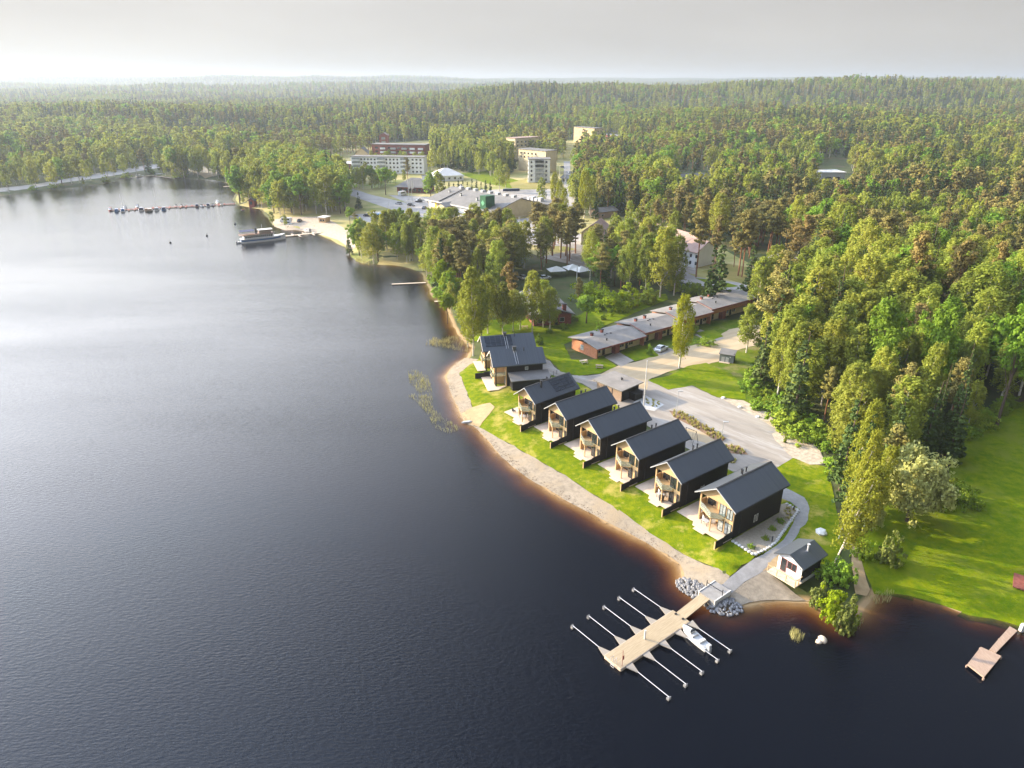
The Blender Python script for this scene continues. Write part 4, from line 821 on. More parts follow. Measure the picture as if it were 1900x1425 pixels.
MB().add([(L_ + .02, -2.05, .5), (gx_, -2.05, 1.05), (gx_, -.55, 1.05), (L_ + .02, -.55, .5), (L_ + .02, -2.05, .35), (gx_, -2.05, .9), (gx_, -.55, .9), (L_ + .02, -.55, .35)],
         [(0, 1, 2, 3), (7, 6, 5, 4), (4, 5, 1, 0), (5, 6, 2, 1), (6, 7, 3, 2), (7, 4, 0, 3)]).part("gangway", M['dockwood'], t)
def arm(y0, x, sgn, ln=6.2):
    b = MB().add([(x - .6, y0, .42), (x + .6, y0, .42), (x + .08, y0 + sgn * 1.5, .42), (x - .08, y0 + sgn * 1.5, .42), (x - .6, y0, .3), (x + .6, y0, .3), (x + .08, y0 + sgn * 1.5, .3), (x - .08, y0 + sgn * 1.5, .3)],
                 [(0, 1, 2, 3), (7, 6, 5, 4), (0, 4, 5, 1), (1, 5, 6, 2), (2, 6, 7, 3), (3, 7, 4, 0)])
    if sgn < 0: b.f = [f[::-1] for f in b.f]
    a = b.part("mooring_arm", M['fawn'], t, label="white mooring arm ending in a pale float")
    MB().tube([(x, y0 + sgn * 1.45, .4), (x, y0 + sgn * ln, .4)], .042, 8).part("boom", M['steel'], a)
    MB().box(x - .22, x + .22, y0 + sgn * ln - .18, y0 + sgn * ln + .18, -.15, .28).tube([(x - .2, y0 + sgn * (ln + .12), .4), (x + .2, y0 + sgn * (ln + .12), .4)], .07, 8).part("float", M['stone'], a)
for k in range(5): arm(.06, L_ * (.04 + .225 * k), 1)
for k in range(4): arm(-Wd - .06, L_ * (.10 + .235 * k), -1)
arm(-Wd - .06, L_ * 1.0, -1)
MB().tube([(L_ * .46, -1.2, .5), (L_ * .46, -1.2, 1.9)], .11, 10).part("power_post", M['trim'], t)
MB().tube([(.35, -Wd + .15, .5), (.35, -Wd + .15, 3.0)], .03, 6).box(.36, .62, -Wd + .13, -Wd + .17, 1.5, 2.1).part("lifebuoy_post", M['red'], t)
ld = MB()
for q in (-.25, .25): ld.tube([(.2, -1.5 + q, .5), (.2, -1.5 + q, 1.3), (-.25, -1.5 + q, 1.3), (-.25, -1.5 + q, -.5)], .03, 6)
for zz in (0, .3): ld.tube([(-.25, -1.75, zz), (-.25, -1.25, zz)], .025, 6)
ld.part("swim_ladder", M['steel'], t)
for q in (-.7, -1.9): MB().box(L_ - .5, L_ - .2, q - .1, q + .1, .51, .62).part("cleat", M['dark'], t)
ab = at(1310, 1102, 1).xy; abut = thing("dock_abutment", "white concrete side walls of the ramp where path meets the dock", "abutment", (ab.x, ab.y, 0), ang)
MB().box(-.6, 3.0, .7, .85, .1, 1.3).box(-.6, 3.0, -1.9, -1.75, .1, 1.3).part("side_wall", M['trim'], abut)
MB().box(-.58, 2.98, -1.74, .69, .1, 1.22).part("ramp", M['path'], abut)
MB().box(1.0, 1.08, -1.86, -1.78, 1.36, 2.3).box(1.0, 1.08, .7, .78, 1.36, 2.3).box(1.0, 1.08, -1.77, .69, 1.9, 1.96).part("gate_bar", M['dark'], abut)

def boat(name, label, p, ang, L=4.8, B=1.9, hull='hullwhite', inner='grey', kind='open', canopy='navy', mast=0, scale=1, group=None, z=0, simple=False):
    t = thing(name, label, "boat", (p[0], p[1], z), ang, group)
    def ring(x, wd, zk, zs, flare=1.0):
        return [(x, 0, zk), (x, -wd * .75, zk + .12), (x, -wd, zs), (x, -wd * .88, zs), (x, 0, zs - .02), (x, wd * .88, zs), (x, wd, zs), (x, wd * .75, zk + .12)]
    st = [(0, .82, -.18, .55), (.25, .95, -.2, .55), (.5, 1, -.2, .58), (.72, .86, -.18, .66), (.88, .5, -.1, .78), (.98, .08, .1, .9)]
    rings = [ring(x * L, w * B / 2, zk, zs) for x, w, zk, zs in st]
    h = MB().loft(rings).part("hull", M[hull], t, smooth=False)
    if kind == 'open':
        MB().prism([(L * .05, -B * .36), (L * .6, -B * .4), (L * .84, -B * .12), (L * .84, B * .12), (L * .6, B * .4), (L * .05, B * .36)], .585, .62).part("floor", M[inner], t)
        for x in (.2, .48): MB().box(L * x, L * x + .35, -B * .36, B * .36, .622, .85).part("bench", M['trim'], t)
        MB().box(L * .58, L * .62, -B * .3, B * .3, .63, 1.05).part("console", M['trim'], t)
        MB().yz([(-B * .3, 1.055), (B * .3, 1.055), (B * .24, 1.45), (-B * .24, 1.45)], L * .585, L * .605).part("windscreen", M['glass'], t)
        MB().box(-.45, -.02, -.22, .22, -.1, .75).box(-.4, .05, -.2, .2, .752, 1.15).part("outboard_motor", M['grey'], t)
    else:
        cb = MB().loft([[(L * x, -B * w, .6), (L * x, B * w, .6), (L * x, B * w * .85, z2), (L * x, -B * w * .85, z2)] for x, w, z2 in ((.3, .40, 1.5), (.55, .40, 1.55), (.66, .38, 1.0), (.85, .2, .85))]).part("cabin", M['hullwhite'], t)
        MB().loft([[(L * x, -B * w, z1), (L * x, B * w, z1), (L * x, B * w, z1 + .3), (L * x, -B * w, z1 + .3)] for x, w, z1 in ((.32, .39, 1.1), (.56, .39, 1.12), (.6, .36, 1.05))]).part("cabin_window", M['glass'], t)
        if canopy: MB().loft([[(L * x, -B * .38, .62), (L * x, B * .38, .62), (L * x, B * .3, 1.7), (L * x, -B * .3, 1.7)] for x in (.03, .29)]).part("canopy", M[canopy], t)
    if mast:
        MB().tube([(L * .55, 0, 1), (L * .55, 0, mast)], .06, 6).part("mast", M['steel'], t); MB().tube([(L * .55, 0, 1.9), (L * .08, 0, 1.8)], .12, 6).part("boom", M[canopy or 'navy'], t)
    return t
# the moored motorboat, bow towards the dock
b0, b1 = at(1313, 1203, .4).xy, at(1262, 1159, .4).xy; d = b1 - b0
boat("motorboat", "white open motorboat with grey interior moored on the right side of the main dock", b0, math.atan2(d.y, d.x), L=4.4, B=1.5)
# old pier with square platform on the right
q0, q1, q2, q3 = at(1795, 1232, .5).xy, at(1826, 1256, .5).xy, at(1820, 1200, .5).xy, at(1858, 1217, .5).xy
w1, w2, w3, w4 = at(1836, 1205, .5).xy, at(1848, 1211, .5).xy, at(1874, 1161, .6).xy, at(1888, 1169, .6).xy
t = thing("swimming_pier", "weathered grey-brown pier with square platform at the right edge", "pier", (q0.x, q0.y, 0))
O_ = Vector(q0)
loc = lambda *ps: [tuple(p - O_) for p in ps]
MB().prism(loc(q0, q1, q3, q2), .3, .5).part("platform", M['greywood'], t)
MB().prism(loc(w1, w2, w4, w3), .34, .52).part("walkway", M['greywood'], t)
for p in (q0, q1, q2, q3, w3.lerp(w1, .5)): MB().tube([tuple(p - O_) + (-1,), tuple(p - O_) + (.29,)], .12, 8).part("pile", M['greywood'], t)
p_ = at(1896, 1166, .4).xy; boat("rowing_boat", "white rowing boat pulled in beside the weathered pier at the right edge", (p_.x + .2, p_.y), R(10), L=3.6, B=1.4)
pA = at(1888, 1085).xy; t = thing("shore_cabin", "corner of a red-brown cabin with pale roof cut by the right edge", "cabin", (pA.x + 1.2, pA.y, 1.6), R(-35))
MB().box(0, 5, 0, 4, -.1, 2.2).part("wall", M['redbrick'], t); gable_roof(5, 4, 2.22, 3.3, .5, .5, .15, 'x').part("roof", M['steel'], t); MB().box(-1.5, 0, -1.5, 2, -.1, .1).part("terrace", M['redbrick'], t); window(t, 'F', 1, .8, 1.2, 1, 0, frame='trim')
def jetty(label, a, b, w=1.6, z=.4, fingers=(), m='palewood', bent=None):
    A = at(*a, z).xy; B = at(*b, z).xy; d = B - A; t = thing("jetty", label, "jetty", (A.x, A.y, 0), math.atan2(d.y, d.x)); L = d.length
    MB().box(0, L, -w / 2, w / 2, z - .15, z).part("deck", M[m], t)
    for x in np.arange(1, L, 6): MB().tube([(x, w / 2 - .1, -1.5), (x, w / 2 - .1, z - .16)], .1, 6).tube([(x, -w / 2 + .1, -1.5), (x, -w / 2 + .1, z - .16)], .1, 6).part("pile", M['greywood'], t)
    for (x, s, ln) in fingers: MB().box(L * x, L * x + .7, *( (w / 2 + .01, w / 2 + ln) if s > 0 else (-w / 2 - ln, -w / 2 - .01)), z - .12, z + .01).part("finger", M[m], t)
    return t, L
jetty("long marina jetty lined with moored boats across the bay", (205, 390), (436, 378), 2.2, .5, [(.05 + .045 * k, s, 3.5) for k in range(20) for s in (1, -1) if (k + s) % 3], 'redbrick')
jetty("white steamboat jetty with side fingers reaching from the breakwater", (527, 438), (607, 430), 1.8, .5, [(.2, 1, 3), (.3, -1, 4), (.45, 1, 3), (.62, -1, 4), (.68, 1, 3)])
jetty("thin bathing jetty running left from the reedy cove", (727, 527), (790, 524), 1.0, .35)
jetty("short plank jetty under the bright green alders", (806, 559), (826, 558), 1.1, .4)
jetty("short jetty behind the reeds beside the far black house", (869, 630), (903, 624), 1.4, .45, m='greywood')
jetty("short white jetty left of the small headland", (414, 346), (438, 345), 1.6, .4)
jetty("pale jetty at the far shore road carrying small boats", (243, 329), (285, 325), 1.6, .4)
jetty("low brown jetty across the shallow far shore", (285, 326), (318, 330), 1.4, .4, m='greywood')
# marina boats
bl = [(216, 395, 'blue', 1, 'blue', 0, 6.5, "blue cabin boat at the left tip of the marina jetty"), (206, 391, 'red', 1, 'red', 0, 5, "small reddish boat at the far left end of the marina jetty"),
      (228, 395, 'hullwhite', 1, 'blue', 9, 7, "white sailboat second from the left end of the marina"), (233, 388, 'hullwhite', 1, 'grey', 8, 6, "white sailboat with short mast on the far side near the left end of the marina"),
      (262, 393, 'hullwhite', 1, 'navy', 0, 8.5, "largest white cruiser with navy canopy in the marina"), (256, 385, 'hullwhite', 1, 'navy', 0, 6, "white boat with navy canopy on the far side behind the largest cruiser"),
      (277, 395, 'dark', 1, 'greywood', 0, 8.5, "brown-canopied dark boat in the middle of the marina"), (272, 394, 'greywood', 1, 'greywood', 0, 6, "small brown boat left of the dark boat in the marina"),
      (290, 393, 'hullwhite', 1, 'grey', 12, 7, "white sailboat with the tallest mast in the marina"), (304, 392, 'blue', 1, 'navy', 0, 7.5, "pale cruiser with blue hull and canopy right of the tallest mast"),
      (328, 383, 'hullwhite', 0, None, 0, 5, "low white open boat on the far side of the bare jetty stretch"), (339, 383, 'hullwhite', 0, None, 0, 5, "white open boat between the bare stretch and the right-hand boats"),
      (366, 386, 'dark', 1, 'navy', 0, 6, "dark-canopied boat leading the right-hand group of the marina"), (376, 386, 'hullwhite', 0, None, 0, 5.5, "white open boat second in the right-hand marina group"),
      (386, 385, 'hullwhite', 1, 'navy', 0, 6.5, "white cabin boat third in the right-hand marina group"), (395, 384, 'navy', 0, None, 0, 4.5, "low navy boat near the shore end of the marina"),
      (403, 377, 'hullwhite', 1, 'grey', 0, 6, "white cabin boat on the far side near the shore end of the marina"), (412, 383, 'hullwhite', 0, None, 0, 4, "tiny pale boat nearest the shore end of the marina")]
for k, (px, py, hc, cab, cv, mast, L, lb) in enumerate(bl):
    near = py >= (390 - (px - 205) * .052) + 2; p = at(px, py - 1, 0).xy
    boat("cabin_boat" if cab else "open_boat", lb, p, R(23.8 + (90 if near else -90) + rnd.uniform(-6, 6)), L=L, B=L * .34, hull=hc, kind='cabin' if cab else 'open', canopy=cv, mast=mast)
for k, (px, py, lb) in enumerate([(289, 326, "white motor cruiser moored at the far shore jetty"), (253, 329, "pale boat at the left end of the far shore jetty"), (324, 331, "small white boat drawn up below the far birches"), (576, 431, "white boat moored inside the breakwater basin")]):
    p = at(px, py, 0).xy; boat("cabin_boat", lb, p, R(20 + 40 * k), L=[8, 6, 6, 5][k], B=[2.8, 2, 2, 1.8][k], kind='cabin', canopy='grey')
# passenger ship
sA, sB = at(447, 451, 0).xy, at(528, 443, 0).xy; d = sB - sA; LS = d.length + .5
t = thing("passenger_ship", "white and blue two-deck passenger ship moored off the breakwater", "ship", (sA.x, sA.y, 0), math.atan2(d.y, d.x))
B2 = 2.4
def hullrings(z0, z1, k=1):
    rs = []
    for x, w, dz in ((0, .75, 0), (.08, .95, 0), (.4, 1, 0), (.7, .95, .1), (.88, .6, .35), (.97, .2, .7), (1.0, .04, .8)):
        rs.append([(x * LS, -B2 * w * k * .93, z0), (x * LS, B2 * w * k * .93, z0), (x * LS, B2 * w * k, z1 + dz), (x * LS, -B2 * w * k, z1 + dz)])
    return rs
MB().loft(hullrings(-.5, .75)).part("hull", M['hullwhite'], t)
MB().loft([[(p[0], p[1] * 1.01, p[2]) for p in r] for r in hullrings(.76, 1.35, 1.0)[:5]]).part("blue_band", M['blue'], t)
MB().loft(hullrings(1.36, 1.75, .99)).part("bulwark", M['hullwhite'], t)
MB().box(LS * .07, LS * .72, -1.9, 1.9, 1.76, 3.3).part("deckhouse", M['hullwhite'], t)
for k in range(14): MB().box(LS * (.1 + .043 * k), LS * (.1 + .043 * k) + .6, -1.95, 1.95, 2.2, 2.95).part("window", M['glass'], t)
MB().box(-.3, LS * .74, -2.3, 2.3, 3.31, 3.45).part("upper_deck", M['roofpink'], t)
rl = MB()
for x in np.arange(0, LS * .74, 1.1): rl.box(x - .03, x + .03, -2.27, -2.21, 3.46, 4.4).box(x - .03, x + .03, 2.21, 2.27, 3.46, 4.4)
rl.box(-.2, LS * .73, -2.27, -2.21, 4.41, 4.47).box(-.2, LS * .73, 2.21, 2.27, 4.41, 4.47); rl.part("railing", M['trim'], t)
MB().box(LS * .42, LS * .68, -1.5, 1.5, 3.46, 5.0).part("wheelhouse", M['greywood'], t); MB().box(LS * .40, LS * .72, -1.8, 1.8, 5.01, 5.15).part("wheelhouse_roof", M['roofwhite'], t)
MB().box(0, LS * .32, -2.2, 2.2, 5.0, 5.12).part("sun_canopy", M['navy'], t)
for x in (.3, LS * .15, LS * .31): MB().box(x, x + .08, -2.1, -2.02, 3.46, 4.99).box(x, x + .08, 2.02, 2.1, 3.46, 4.99).part("canopy_post", M['trim'], t)
MB().tube([(LS * .36, 0, 3.46), (LS * .36, 0, 6.0)], .42, 12).part("funnel", M['dark'], t); MB().tube([(LS * .5, 0, 5.16), (LS * .5, 0, 7.4)], .07, 6).part("mast", M['trim'], t)
p = at(440, 452, 0).xy; boat("dinghy", "small dark dinghy tied behind the passenger ship", p, R(30), L=3.4, B=1.5, hull='grey')
for k, (px, py) in enumerate([(436, 416), (316, 451), (384, 438)]):
    p = at(px, py, 0); t = thing("mooring_buoy", ["dark buoy floating just above the passenger ship's stern", "dark buoy alone in the open water below the marina", "dark buoy between the marina and the passenger ship"][k], "buoy", (p.x, p.y, 0))
    MB().blob((0, 0, .25), .55, k, .9).part("float", M['dark'], t, smooth=True); MB().tube([(0, 0, .6), (0, 0, 1.2)], .06).part("pole", M['dark'], t)

# ------------------------------------------------------------------ cars, van, bus
def car(label, px, py, rot, col, L=4.4, kind='car', z=None):
    p = at(px, py); z = gz(p.x, p.y) if z is None else z; z += .13
    t = thing("parked_car" if kind == 'car' else kind, label, "car" if kind == 'car' else kind, (p.x, p.y, z), rot); W = 1.75 if kind == 'car' else 2.1; h1 = .85 if kind == 'car' else 1.2
    def rg(x, w, z0, z1): return [(x, -w, z0), (x, w, z0), (x, w, z1), (x, -w, z1)]
    w = W / 2
    if kind == 'car':
        MB().loft([rg(0, w * .9, .35, .7), rg(.25, w, .25, .88), rg(L * .35, w, .22, .92), rg(L * .7, w, .22, .88), rg(L * .93, w * .95, .25, .72), rg(L, w * .85, .35, .6)]).part("body", col, t)
        MB().loft([rg(.35, w * .82, .9, .95), rg(.75, w * .72, .9, 1.42), rg(L * .5, w * .74, .9, 1.45), rg(L * .72, w * .82, .86, .9)]).part("windows", M['glass'], t)
        MB().box(.85, L * .49, -w * .7, w * .7, 1.46, 1.5).part("roof", col, t)
    else:
        H = 2.6 if kind != 'bus' else 3.0
        MB().loft([rg(0, w, .35, H), rg(.2, w, .3, H), rg(L * .8, w, .3, H), rg(L * .9, w, .3, H * .62), rg(L, w * .95, .35, H * .45)]).part("body", col, t)
        MB().box(.5, L * .76, -w - .02, w + .02, H * .55, H * .85).part("windows", M['glass'], t); MB().box(L * .905, L * .92, -w * .9, w * .9, H * .5, H * .6).part("windscreen", M['glass'], t)
    for x in (L * .19, L * .8):
        for s in (-1, 1):
            wh = MB().tube([(x, s * (w - .2), .32), (x, s * (w + .02), .32)], .33, 12).part("wheel", M['tyre'], t); MB().tube([(x, s * (w + .021), .32), (x, s * (w + .035), .32)], .19, 10).part("rim", M['steel'], wh)
    for s in (-.6, .6): MB().box(L - .03, L + .02, s - .15, s + .15, .52, .66).part("headlight", M['lens'], t)
    return t
P = lambda n, c: mat(n, c, rough=.25, spec=.6)
pw, pd, ps_, pb, pr = P('white_paint', (.72, .73, .74)), P('black_paint', (.03, .03, .035)), P('silver_paint', (.42, .44, .46)), P('blue_car_paint', (.05, .22, .5)), P('red_car_paint', (.35, .05, .04))
car("white car parked on the terrace driveway beside a round bush", 1219, 655, R(50), pw)
cl = [(688, 398, pw, "white car by the harbour parking under the poplars"), (741, 364, pw, "white van parked left of the hipped building", 'van'), (745, 380, ps_, "silver car nearest the road in the supermarket parking"), (757, 382, pd, "dark-windowed car beside the silver one by the road"),
      (774, 374, pw, "white car left of the row by the two flagpoles"), (783, 376, pd, "black car in the row by the two flagpoles"), (792, 375, pw, "white car right end of the row by the two flagpoles"), (785, 389, pd, "dark motorbike-like small car driving in the supermarket yard"),
      (664, 405, ps_, "silver car in the harbour parking beside the caravan"), (675, 402, pd, "grey car behind the caravan in the harbour parking"), (700, 402, pw, "white car under the birches by the harbour parking"),
      (541, 413, pw, "white camper van parked at the root of the breakwater", 'van'), (526, 414, pw, "white car left of the camper van on the breakwater"), (554, 413, pd, "dark car right of the camper van on the breakwater"), (722, 408, pb, "blue bus parked at the harbour", 'bus'), (690, 404, pw, "white caravan in the harbour parking", 'van'),
      (1279, 486, ps_, "silver car parked between the two nearest pine trunks"), (1290, 488, pd, "black car beside the silver one between pine trunks"), (1054, 322, pw, "white car at the head of the avenue"), (1045, 312, pd, "dark car crossing the head of the avenue"),
      (980, 380, pb, "blue car by the rear wing of the supermarket"), (1004, 373, pd, "dark car in the yard behind the supermarket"), (1533, 333, pd, "black car parked in front of the warehouse"), (455, 384, pr, "red car beside the boathouse"), (1002, 520, pw, "white car glimpsed between the birches behind the brick house"), (975, 520, ps_, "silver car under the orange pine by the brick house")]
for k, c in enumerate(cl): car(c[3], c[0], c[1], R([-40, 50, 140][k % 3] + k * 3), c[2], L=(5.6 if len(c) > 4 and c[4] == 'van' else 9 if len(c) > 4 else 4.3), kind=c[4] if len(c) > 4 else 'car')
# row of dark containers behind the supermarket
for k in range(9):
    p = at(935 + k * 3.4, 355 - k * .1); t = thing("waste_container", "dark blue waste container in the row behind the supermarket", "container", (p.x, p.y, 1.7), R(5), "waste containers behind the supermarket")
    MB().box(-.6, .6, -.6, .6, 0, 1.3).part("bin_body", M['navy'], t); MB().box(-.64, .64, -.64, .64, 1.31, 1.42).part("lid", M['blue'], t)

# ------------------------------------------------------------------ poles, lamps, small things around the yard
def pole(name, label, cat, px, py, top, r=.07, m='trim', arm=0, head=None):
    p = at(px, py); z = gz(p.x, p.y); h = height_to(p.x, p.y, z, top); t = thing(name, label, cat, (p.x, p.y, z))
    MB().tube([(0, 0, 0), (0, 0, h)], [r * 1.2, r * .7], 10).part("pole", M[m], t)
    if head == 'ball': MB().blob((0, 0, h + .1), .14, 1, 1).part("finial", M[m], t)
    if head == 'lamp': MB().box(-.1, .9, -.15, .15, h - .02, h + .1).part("lamp_head", M['grey'], t)
    if head == 'cross':
        MB().box(-1.1, 1.1, -.07, .07, h - 1.6, h - 1.45).part("crossarm", M['greywood'], t)
        for x in (-.9, 0, .9): MB().tube([(x, 0, h - 1.44), (x, 0, h - 1.2)], .06).part("insulator", M['trim'], t)
        MB().box(-.1, 1.0, -.1, .1, h, h + .12).part("lamp_head", M['steel'], t)
    return t, h
pole("flagpole", "tall white flagpole beside the black store building", "flagpole", 1194, 757, 671, .11, 'trim', head='ball')
for k, (px, py, tp) in enumerate([(1254, 774, 726), (1339, 813, 783), (1252, 0, 0)][:2]): pole("lamp_post", ["thin lamp post at the top of the planted strip", "thin lamp post at the lower end of the planted strip"][k], "lamp", px, py, tp, .06, 'grey', head='lamp')
pole("utility_pole", "wooden utility pole with crossarm behind the terrace", "pole", 1318, 553, 528, .13, 'greywood', head='cross')
pole("mast", "tall white pole rising from the garden canopies", "pole", 1070, 520, 492, .16, 'trim')
for k, (px, py, tp, lb) in enumerate([(759, 376, 334, "left of the two white flagpoles by the road"), (765, 376, 336, "right of the two white flagpoles by the road"), (1038, 345, 308, "slim street light left of the avenue"), (1048, 345, 310, "slim street light right of the avenue"), (963, 415, 403, "street light at the supermarket corner"), (722, 390, 375, "short lamp at the road bend"), (756, 393, 372, "lamp on the road edge below the parked cars")]):
    pole("flagpole" if 'flag' in lb else "street_light", lb, "flagpole" if 'flag' in lb else "street light", px, py, tp, .12, 'trim', head='ball' if 'flag' in lb else 'lamp')
for k in range(2):
    p = at(759 + 6 * k, 376); t = thing("flag", ["white flag hanging on the left road flagpole", "white flag hanging on the right road flagpole"][k], "flag", (p.x + .15, p.y, 9)); MB().xz([(0, 0), (1.1, .6), (1.0, 5), (0, 5)], -.04, .04).part("cloth", M['trim'], t)
for k, (px, py, lb) in enumerate([(1472, 948, "black bollard light at the top corner of the rock garden"), (1432, 1006, "black bollard light at the lower edge of the rock garden"), (1310, 1094, "black bollard light at the dock ramp"), (1510, 1022, "black bollard light behind the small hut")]):
    p = at(px, py); t = thing("bollard_light", lb, "bollard light", (p.x, p.y, gz(p.x, p.y))); MB().tube([(0, 0, 0), (0, 0, .85)], .09, 10).part("post", M['dark'], t); MB().tube([(0, 0, .86), (0, 0, 1.02)], .12, 10).part("lamp_head", M['dark'], t)
# rock garden beside the nearest house
rg = [(1357, 1004), (1399, 1031), (1422, 1020), (1439, 1008), (1464, 972), (1482, 948), (1457, 935), (1447, 937), (1446, 952)]
sheet("rock_garden_gravel", rg, M['concrete2'] if 'concrete2' in M else mat('fawn_gravel', (.30, .26, .20), (.40, .35, .28), 3, .95, .6, 8, coords='World', detail=6), .10, step=.8, jit=.05)
ed = [at(*p).xy for p in rg[:7]] ; n_ = 0
for a, b in zip(ed, ed[1:]):
    k = int((b - a).length / .6)
    for i in range(k):
        c = a.lerp(b, (i + .5) / k); n_ += 1
        t = MB().blob((0, 0, 0), .3, n_, .6, 8).part("edging_stone", M['stone2'] if 'stone2' in M else mat('white_stone', (.42, .42, .42), (.66, .65, .62), 2, .9), None)
        t.location = (c.x, c.y, 1.78); t.rotation_euler = (0, 0, n_ * 1.7); tag(t, "white edging stone bordering the rock garden", "stone", "edging stones round the rock garden")
# stones at the dock root
def stones(cx, cy, rx, ry, n, rot, label, group, zc=.5, seed=1):
    g = random.Random(seed); c = at(cx, cy, .4).xy
    for k in range(n):
        a = g.uniform(0, 6.28); q = math.sqrt(g.random()); x, y = rx * q * math.cos(a), ry * q * math.sin(a)
        X, Y = c.x + x * math.cos(rot) - y * math.sin(rot), c.y + x * math.sin(rot) + y * math.cos(rot)
        s = g.uniform(.16, .34); o = MB().blob((0, 0, 0), s * .95, k + seed, .8, 8).part("boulder", M['stone'], None)
        o.location = (X, Y, gz(X, Y) * .5 + zc * (1 - q * .75)); o.rotation_euler = (g.uniform(0, 1), g.uniform(0, 1), g.uniform(0, 6)); tag(o, label, "stone", group)
stones(1288, 1090, 2.9, 1.6, 140, R(-50), "grey stone in the heap left of the dock ramp", "stones heaped left of the dock ramp", .55, 3)
stones(1342, 1121, 2.6, 1.7, 140, R(-10), "grey stone in the heap right of the dock ramp", "stones heaped right of the dock ramp", .55, 900)
for k, (px, py, r) in enumerate([(1526, 1188, .6), (1519, 1192, .42)]):
    p = at(px, py, 0); t = MB().blob((0, 0, 0), r, 50 + k, .7, 8).part("lake_boulder", mat('buff_rock', (.62, .50, .36), (.72, .60, .46), 2, .9), None, smooth=True); t.location = (p.x, p.y, .1); tag(t, ["pale boulder breaking the surface right of the hut beach", "smaller rock touching the pale boulder in the water"][k], "boulder")
for k, (px, py, lb) in enumerate([(1342, 740, "white rock at the top of the stony bank"), (1373, 757, "white rock on the upper stony bank"), (1406, 775, "white rock in the middle of the stony bank"), (1442, 793, "white rock low on the stony bank"), (1524, 990, "pale grey boulder at the foot of the leaning birch")]):
    p = at(px, py); t = MB().blob((0, 0, .2), .5 if k < 4 else .9, 70 + k, .7, 8).part("bank_rock", M['trim'], None); t.location = (p.x, p.y, gz(p.x, p.y)); tag(t, lb, "rock")
# swing frame
p = at(1280, 820); t = thing("swing_frame", "black A-frame swing on the sand behind the houses", "swing", (p.x, p.y, 1.7), R(40))
for y in (-1.2, 1.2): MB().tube([(-.9, y, 0), (0, y, 2.6), (.9, y, 0)], .05, 8).part("frame_leg", M['dark'], t)
MB().tube([(0, -1.25, 2.6), (0, 1.25, 2.6)], .05, 8).part("top_bar", M['dark'], t); sw = MB().box(-.2, .2, -.5, .5, .5, .56).part("seat", M['dark'], t)
for y in (-.45, .45): MB().tube([(0, y, .56), (0, y, 2.58)], .015, 6).part("rope", M['dark'], sw)
# garden picnic things by the terrace end
def bench(label, px, py, rot, m='greywood'):
    p = at(px, py); t = thing("picnic_table", label, "picnic table", (p.x, p.y, 1.65), rot)
    MB().box(-.9, .9, -.38, .38, .7, .76).part("tabletop", M[m], t)
    for y in (-.85, .6): MB().box(-.9, .9, y, y + .25, .42, .47).part("seat", M[m], t)
    for x in (-.7, .6): MB().yz([(-.85, .0), (-.75, .0), (-.1, .69), (-.2, .69)], x, x + .08).yz([(.75, 0), (.85, 0), (.2, .69), (.1, .69)], x, x + .08).box(x, x + .08, -.8, .8, .36, .41).part("leg", M[m], t)
bench("pale round-legged picnic table on the lawn before the brick gable", 1083, 674, R(20), 'palewood'); bench("grey picnic table at the tip of the lawn beside the store", 1112, 683, R(-10)); bench("dark picnic table in the park behind the birches", 974, 610, R(5))
# patio furniture
def lounge(house_, label, x, y, rot=0, m='trim', name="patio_chair"):
    Mx = house_.matrix_basis; p = Mx @ Vector((x, y, .14)); t = thing(name, label, "patio chair", p, house_.rotation_euler.z + rot)
    MB().box(-.3, .3, -.3, .3, .3, .42).part("seat", M[m], t); MB().box(-.3, .3, .22, .3, .43, .95).part("backrest", M[m], t)
    for a in (-.27, .22):
        for b in (-.27, .22): MB().box(a, a + .05, b, b + .05, 0, .29).part("leg", M['dark'], t)
def ptable(house_, label, x, y):
    Mx = house_.matrix_basis; p = Mx @ Vector((x, y, .14)); t = thing("patio_table", label, "patio table", p, house_.rotation_euler.z)
    MB().box(-.6, .6, -.4, .4, .66, .72).part("tabletop", M['grey'], t)
    for a in (-.55, .5):
        for b in (-.35, .3): MB().box(a, a + .05, b, b + .05, 0, .65).part("leg", M['dark'], t)
for h, nm in ((hA, "the nearest house"), (hB, "the second nearest house"), (hF, "the solar-roofed house")):
    h.rotation_euler = h.rotation_euler
    from mathutils import Euler
    h_m = Matrix.Translation(h.location) @ Euler(h.rotation_euler).to_matrix().to_4x4()
    h.matrix_basis = h_m
    lounge(h, "white patio chair at the left of the porch of " + nm, 1.0, .4, R(150)); lounge(h, "white patio chair at the right of the porch of " + nm, 2.4, .8, R(210)); ptable(h, "grey patio table on the porch of " + nm, 1.7, -.3)
lounge(hF, "dark sofa-like chair on the deck corner of the solar-roofed house", -1.8, .3, R(180), 'dark'); lounge(hF, "white lounge chair on the deck side of the solar-roofed house", -1.6, 2.0, R(90), 'grey')
pp = at(1181, 958)
p = hB.matrix_basis @ Vector((2.4, -.9, .14)); t = thing("grill", "covered dark grill on the porch of the second nearest house", "grill", p, 0)
MB().loft([[(-.35, -.3, .1), (.35, -.3, .1), (.35, .3, .1), (-.35, .3, .1)], [(-.4, -.32, .8), (.4, -.32, .8), (.4, .32, .8), (-.4, .32, .8)], [(-.25, -.15, 1.1), (.25, -.15, 1.1), (.25, .15, 1.1), (-.25, .15, 1.1)]]).part("cover", M['dark'], t)
p = at(866, 772); t = MB().loft([[(x, -w, .02), (x, w, .02), (x, w * .8, h), (x, -w * .8, h)] for x, w, h in ((-1.1, .05, .2), (-.6, .35, .32), (.6, .38, .32), (1.1, .1, .22))]).part("paddle_boat", M['grey'], None)
